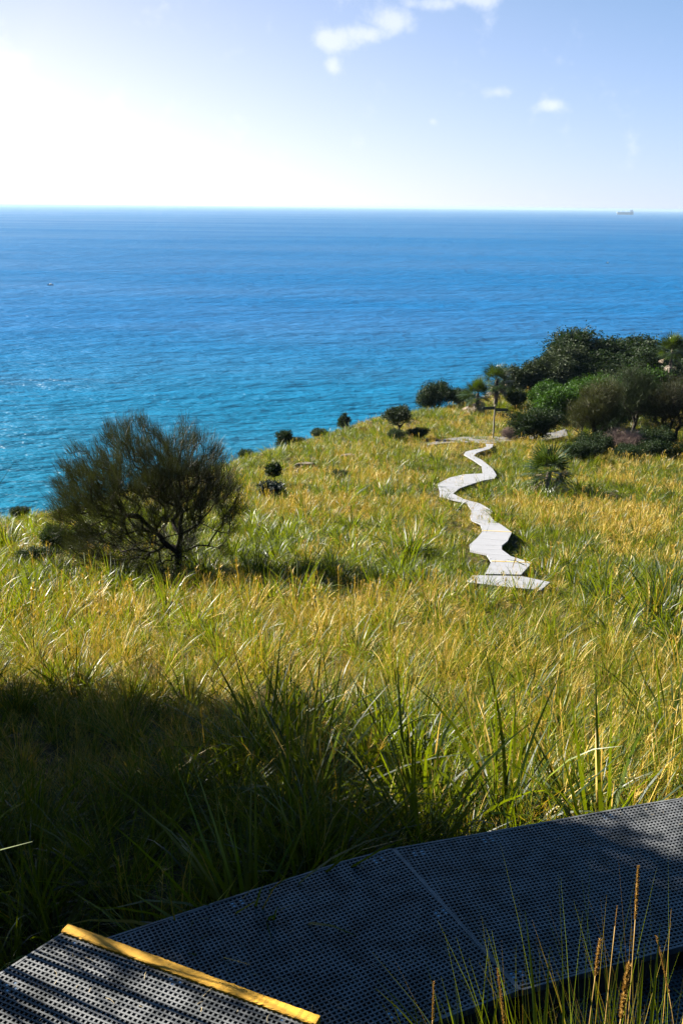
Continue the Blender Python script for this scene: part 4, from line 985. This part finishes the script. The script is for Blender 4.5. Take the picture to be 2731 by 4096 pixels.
def strap_leaf(L, w, lean, curl, seed, m):
    g_ = np.random.default_rng(seed); v, f, c = blades(1, 0, (L, L), (w, w), lean, curl, 8, .95, g_)
    return mesh_np('leaf', v, [f], [m], smooth=True, col=c)
def curve_pts(p0, p1, p2, n=8):
    p0, p1, p2 = (np.array(p, float) for p in (p0, p1, p2)); return [(1 - t) ** 2 * p0 + 2 * t * (1 - t) * p1 + t * t * p2 for t in np.linspace(0, 1, n)]
def ribbon(pts, w, name, m, parent, r=.5, green=.9):
    V, Cc = [], []; n = len(pts)
    for i, p in enumerate(pts):
        d = pts[min(i + 1, n - 1)] - pts[max(i - 1, 0)]; s = np.cross(d, (0.25, 1, .1)); s /= np.linalg.norm(s) + 1e-9; t = i / (n - 1); ww = w / 2 * max(.05, (1 - t ** 3)) * (.7 + .3 * min(1, t * 4))
        up_ = np.cross(s, d); up_ /= np.linalg.norm(up_) + 1e-9
        V += [p - s * ww + up_ * ww * .25, p, p + s * ww + up_ * ww * .25]; Cc += [(r, t, green, 1)] * 3
    F = [[i * 3 + j, i * 3 + j + 1, i * 3 + j + 4, i * 3 + j + 3] for i in range(n - 1) for j in range(2)]
    return link(name, mesh_np(name, np.array(V), [np.array(F)], [m], smooth=True, col=np.array(Cc)), parent=parent)
def spike(pts, rad, name, parent, seed, nb=260, bl=.006):
    """a bristly cylindrical seed head along pts"""
    rg = np.random.default_rng(seed); mb = MB(); mb.tube(pts, [rad * .25] + [rad * .75] * (len(pts) - 2) + [rad * .2], 7); me0 = mb.mesh('core')
    V0 = np.array([v.co for v in me0.vertices]); F0 = [list(p.vertices) for p in me0.polygons]
    pts = np.array(pts); t = rg.random(nb) * (len(pts) - 1.001); i = t.astype(int); p = pts[i] + (pts[i + 1] - pts[i]) * (t - i)[:, None]; ax = pts[-1] - pts[0]; ax /= np.linalg.norm(ax)
    dn = rg.normal(0, 1, (nb, 3)); dn -= (dn @ ax)[:, None] * ax; dn /= np.linalg.norm(dn, axis=1)[:, None]
    env = np.sin(np.pi * np.clip(t / (len(pts) - 1) * .9 + .08, 0, 1)) ** .5
    v, f, c = sprays(p + dn * rad * .5 * env[:, None], dn * .7 + ax * .9, 3, (bl * .7, bl * 1.3), (rad * .35, rad * .7), .25, rg, True, 0, rad * .1)
    quads = np.array([q for q in F0 if len(q) == 4]); b = len(V0)
    me = mesh_np(name, np.concatenate([V0, v]), [quads, f + b], [M_seed], col=np.concatenate([np.tile([[.4, 0, 0, 1]], (b, 1)), c]))
    bpy.data.meshes.remove(me0)
    return link(name, me, parent=parent)
# each foreground stem: foot (on the ground), bend, tip in metres
def stem(pts, r, parent):
    mb = MB(); mb.tube(pts, [r * (1 - .5 * i / (len(pts) - 1)) for i in range(len(pts))], 6); return link('stalk', mb.mesh('stalk', M_stalk, True), parent=parent)
RS = np.random.default_rng(77)
FG = [  # tip, head length, head radius, foot offset, label
    ((.560, 1.60, -1.171), .125, .0042, (-.02, -.13), 'tall golden seed spike standing over the grating at right'),
    ((.512, 1.55, -1.219), .05, .0018, (-.03, -.10), 'thin green-gold seed stem left of the tall golden spike'),
    ((.440, 1.25, -1.088), .105, .0062, (-.04, -.08), 'thick golden furry seed spike at the lower right corner'),
    ((.253, 1.30, -1.142), .11, .0036, (.05, -.07), 'dull brown seed spike left of the lower right tuft'),
    ((.154, 1.30, -1.169), .09, .0028, (.0, -.05), 'thin brown seed spike at the bottom right of centre'),
    ((.440, 1.40, -1.170), .075, .0050, (-.04, -.10), 'curly dried flower stem in the lower right tuft'),
    ((.514, 1.35, -1.119), .13, .0030, (.12, -.02), 'drooping feathery seed stem at the right margin')]
for i, (tip, hl, hr, off, lab) in enumerate(FG):
    fx, fy = tip[0] + off[0], tip[1] + off[1]; fz = gz(fx, fy)
    o = tag(empty('flowering_grass', (fx, fy, fz)), lab, 'grass stem', 'seed stems in the foreground')
    tipl = np.array(tip) - np.array((fx, fy, fz)); pts = curve_pts((0, 0, -.03), (0, 0, tipl[2] * .6), tipl, 60)
    L_ = np.linalg.norm(tipl); k_ = max(1, int(60 * (1 - hl / L_)))
    stem(pts[:k_ + 1:4] + [pts[k_]], .0018, o); spike(pts[k_:], hr * (.50, .30, .36, .26, .26, .30, .30)[i], 'seed_head', o, 300 + i, nb=int(160 + 2200 * hl), bl=hr * .95)
    for j in range(2):
        a = RS.uniform(0, 6.28); e = np.array((math.cos(a) * .12, math.sin(a) * .12, RS.uniform(.2, .45)))
        ribbon(curve_pts((0, 0, -.02), (e[0] * .3, e[1] * .3, e[2] * .8), e), .008, 'leaf', M_grass, o, RS.random(), .8)
tf = tag(empty('strappy_plant', (.47, 1.20, gz(.47, 1.20))), 'strap-leaved plant with broad green blades at the lower right corner', 'plant')
z0 = gz(.47, 1.20)
for i, (tip, foot, w, r_) in enumerate((((.322, 1.45, -1.151), (.36, 1.24), .010, .2), ((.345, 1.35, -1.142), (.31, 1.18), .011, .15), ((.441, 1.30, -1.123), (.40, 1.18), .008, .1), ((.478, 1.30, -1.090), (.45, 1.17), .009, .12), ((.518, 1.35, -1.094), (.46, 1.16), .010, .1),
                                       ((.585, 1.30, -1.165), (.46, 1.14), .012, .7), ((.259, 1.30, -1.155), (.20, 1.16), .009, .8), ((.37, 1.36, -1.19), (.37, 1.2), .008, .05), ((.41, 1.32, -1.20), (.40, 1.18), .008, .9), ((.53, 1.36, -1.20), (.50, 1.2), .009, .3), ((.30, 1.34, -1.20), (.33, 1.2), .007, .7))):
    zz = gz(*foot); p0 = np.array((foot[0] - .47, foot[1] - 1.20, zz - z0 - .02)); p2 = np.array((tip[0] - .47, tip[1] - 1.20, tip[2] - z0))
    ribbon(curve_pts(p0, (p0[0] * .7 + p2[0] * .3, p0[1] * .7 + p2[1] * .3, p0[2] + (p2[2] - p0[2]) * .75), p2, 10), w, 'leaf', M_grass, tf, r_, .98)
fine = bpy.data.objects.new('fine_tuft', None)
for (x, y, s_), lab in zip(((.42, 1.30, .98), (.53, 1.28, 1.0), (.33, 1.24, .82), (.60, 1.36, 1.0)), ('wiry grass tuft under the golden seed spikes', 'wiry grass tuft at the right margin by the grating', 'small wiry tuft left of the strap-leaved plant', 'wiry tuft between the strap-leaved plant and the grating')):
    g_ = np.random.default_rng(int(x * 100)); v, f, c = join([blades(110, .06, (.5, 1.0), (.0012, .0030), .10, .35, 7, .66, g_), blades(34, .06, (.6, 1.05), (.0012, .0022), .10, .35, 7, .0, g_)])
    o = link('grass_tuft', mesh_np('grass_tuft', v, [f], [M_grass], col=c)); o.location = (x, y, gz(x, y)); o.scale = (s_, s_, s_); tag(o, lab, 'grass tuft')
bpy.data.objects.remove(fine)

# dry bits lying on the grating
g = np.random.default_rng(5); V, F = [], []
for i in range(260):
    P = near_polys[1 if i % 5 < 2 else 2 if i % 5 < 4 else 0]; zz = (ZF if i % 5 < 4 else ZN) + .004; pa = np.array(P)
    while True:
        p = pa.min(0) + (pa.max(0) - pa.min(0)) * g.random(2)
        if in_poly(p[:1], p[1:], P)[0]: break
    a = g.uniform(0, 6.28); l = g.uniform(.006, .03); w = g.uniform(.0006, .0014); d = np.array([math.cos(a), math.sin(a)]); s = np.array([-d[1], d[0]]); b = len(V); bend = g.uniform(-.3, .3) * l
    q_ = [(p - d * l, 0), (p + s * bend, g.uniform(.001, .006)), (p + d * l, 0)]
    for c, h in q_: V += [(*(c - s * w), zz + h), (*(c + s * w), zz + h + .0004)]
    F += [[b, b + 1, b + 3, b + 2], [b + 2, b + 3, b + 5, b + 4]]
tag(link('leaf_litter', mesh_np('leaf_litter', np.array(V), [np.array(F)], [M_litter])), 'scattered bits of dry grass lying on the grating', 'litter', kind='stuff')

# ------------------------------------------------------------------ vessels
def ship(x, y, L, label):
    a = math.atan2(x, y); o = tag(empty('cargo_ship', (x, y, SEA), -a), label, 'ship'); h = L * .155; b = L * .08
    mb = MB(); st_ = [(-.5, .02, 1.18), (-.47, .35, 1.12), (-.42, .8, 1.0), (-.3, 1, 1), (.4, 1, 1), (.47, .9, 1.0), (.5, .75, 1.0)]
    V = []
    for t, w, hh in st_:
        for s in (-1, 1):
            V += [(L * t * (.965 if t < -.4 else 1), s * b * w * .8, -2), (L * t, s * b * w, h * hh)]
    F = []
    for i in range(len(st_) - 1):
        q = i * 4; F += [[q, q + 4, q + 5, q + 1], [q + 2, q + 3, q + 7, q + 6], [q + 1, q + 5, q + 7, q + 3]]
    F += [[0, 1, 3, 2], [len(V) - 4, len(V) - 2, len(V) - 1, len(V) - 3]]
    mb.add(V, F); hull = link('hull', mb.mesh('hull', M_hull), parent=o)
    mb = MB(); mb.add([(-L * .505, -b * .1, 1), (-L * .505, b * .1, 1), (-L * .478, b * .36, h * 1.15), (-L * .478, -b * .36, h * 1.15), (-L * .51, 0, h * 1.2)], [[0, 1, 4], [1, 2, 4], [0, 4, 3], [2, 3, 4]]); link('bow', mb.mesh('bow', M_white), parent=o)
    mb = MB(); mb.box((L * .36, 0, h + L * .035), L * .16, b * 1.7, L * .07); mb.box((L * .37, 0, h + L * .085), L * .14, b * 1.5, L * .03); mb.box((L * .355, 0, h + L * .11), L * .19, b * 2.0, L * .022); mb.box((L * .40, 0, h + L * .135), L * .05, b * .8, L * .03)
    ss = link('superstructure', mb.mesh('superstructure', M_white), parent=o)
    mb = MB(); mb.tube([(L * .39, 0, h + L * .14), (L * .39, 0, h + L * .19)], L * .006, 8); link('mast', mb.mesh('mast', M_white), parent=ss)
    mb = MB(); mb.box((L * .455, 0, h + L * .05), L * .035, b * .7, L * .1); link('funnel', mb.mesh('funnel', M_hull), parent=o)
    for t in (-.27, .03):
        mb = MB(); mb.tube([(L * t, 0, h), (L * t, 0, h + L * .13)], L * .010, 8); mb.tube([(L * t, 0, h + L * .04), (L * (t + .07), 0, h + L * .03)], L * .006, 6); link('deck_crane', mb.mesh('deck_crane', M_white), parent=o)
    return o
ship(3224, 12099, 185, 'blue-hulled cargo ship with white bridge on the horizon at right')
def boat(x, y, L, label, rz):
    o = tag(empty('motor_boat', (x, y, SEA), rz), label, 'boat'); st_ = [(-.5, .05, .17), (-.38, .5, .15), (-.15, .95, .13), (.2, 1, .12), (.5, .85, .12)]; b = L * .16; V = []
    for t, w, hh in st_:
        for s in (-1, 1): V += [(L * t * .93, s * b * w * .6, -.15), (L * t, s * b * w, L * hh)]
    F = []
    for i in range(len(st_) - 1):
        q = i * 4; F += [[q, q + 4, q + 5, q + 1], [q + 2, q + 3, q + 7, q + 6], [q + 1, q + 5, q + 7, q + 3]]
    F += [[0, 1, 3, 2], [16, 18, 19, 17]]
    mb = MB(); mb.add(V, F); link('hull', mb.mesh('hull', M_boathull), parent=o)
    mb = MB(); mb.box((L * .03, 0, L * .2), L * .26, b * 1.3, L * .16); mb.box((L * .04, 0, L * .29), L * .34, b * 1.5, L * .03); link('cabin', mb.mesh('cabin', M_white), parent=o)
    mb = MB(); mb.box((L * .5, 0, L * .1), L * .07, b * .4, L * .18); link('outboard_motor', mb.mesh('outboard_motor', M_boathull), parent=o)
    return o
boat(-229, 801, 4.6, 'small dark-hulled motor boat out on the sea at left', .35)
boat(313, 1234, 4.2, 'tiny white-topped motor boat far out on the sea at right', -.4)

# ------------------------------------------------------------------ sea air
hm = bpy.data.materials.new('sea_air'); hm.use_nodes = True; ht = hm.node_tree; ht.nodes.clear()
ho = ht.nodes.new('ShaderNodeOutputMaterial'); hv = ht.nodes.new('ShaderNodeVolumePrincipled')
hv.inputs['Color'].default_value = (.36, .50, .68, 1); hv.inputs['Density'].default_value = HAZE; hv.inputs['Anisotropy'].default_value = .35
ht.links.new(hv.outputs[0], ho.inputs['Volume'])
mb = MB(); mb.box((0, 0, -35.5), 92000, 92000, 83.0)
tag(link('haze', mb.mesh('haze', hm)), kind='stuff')
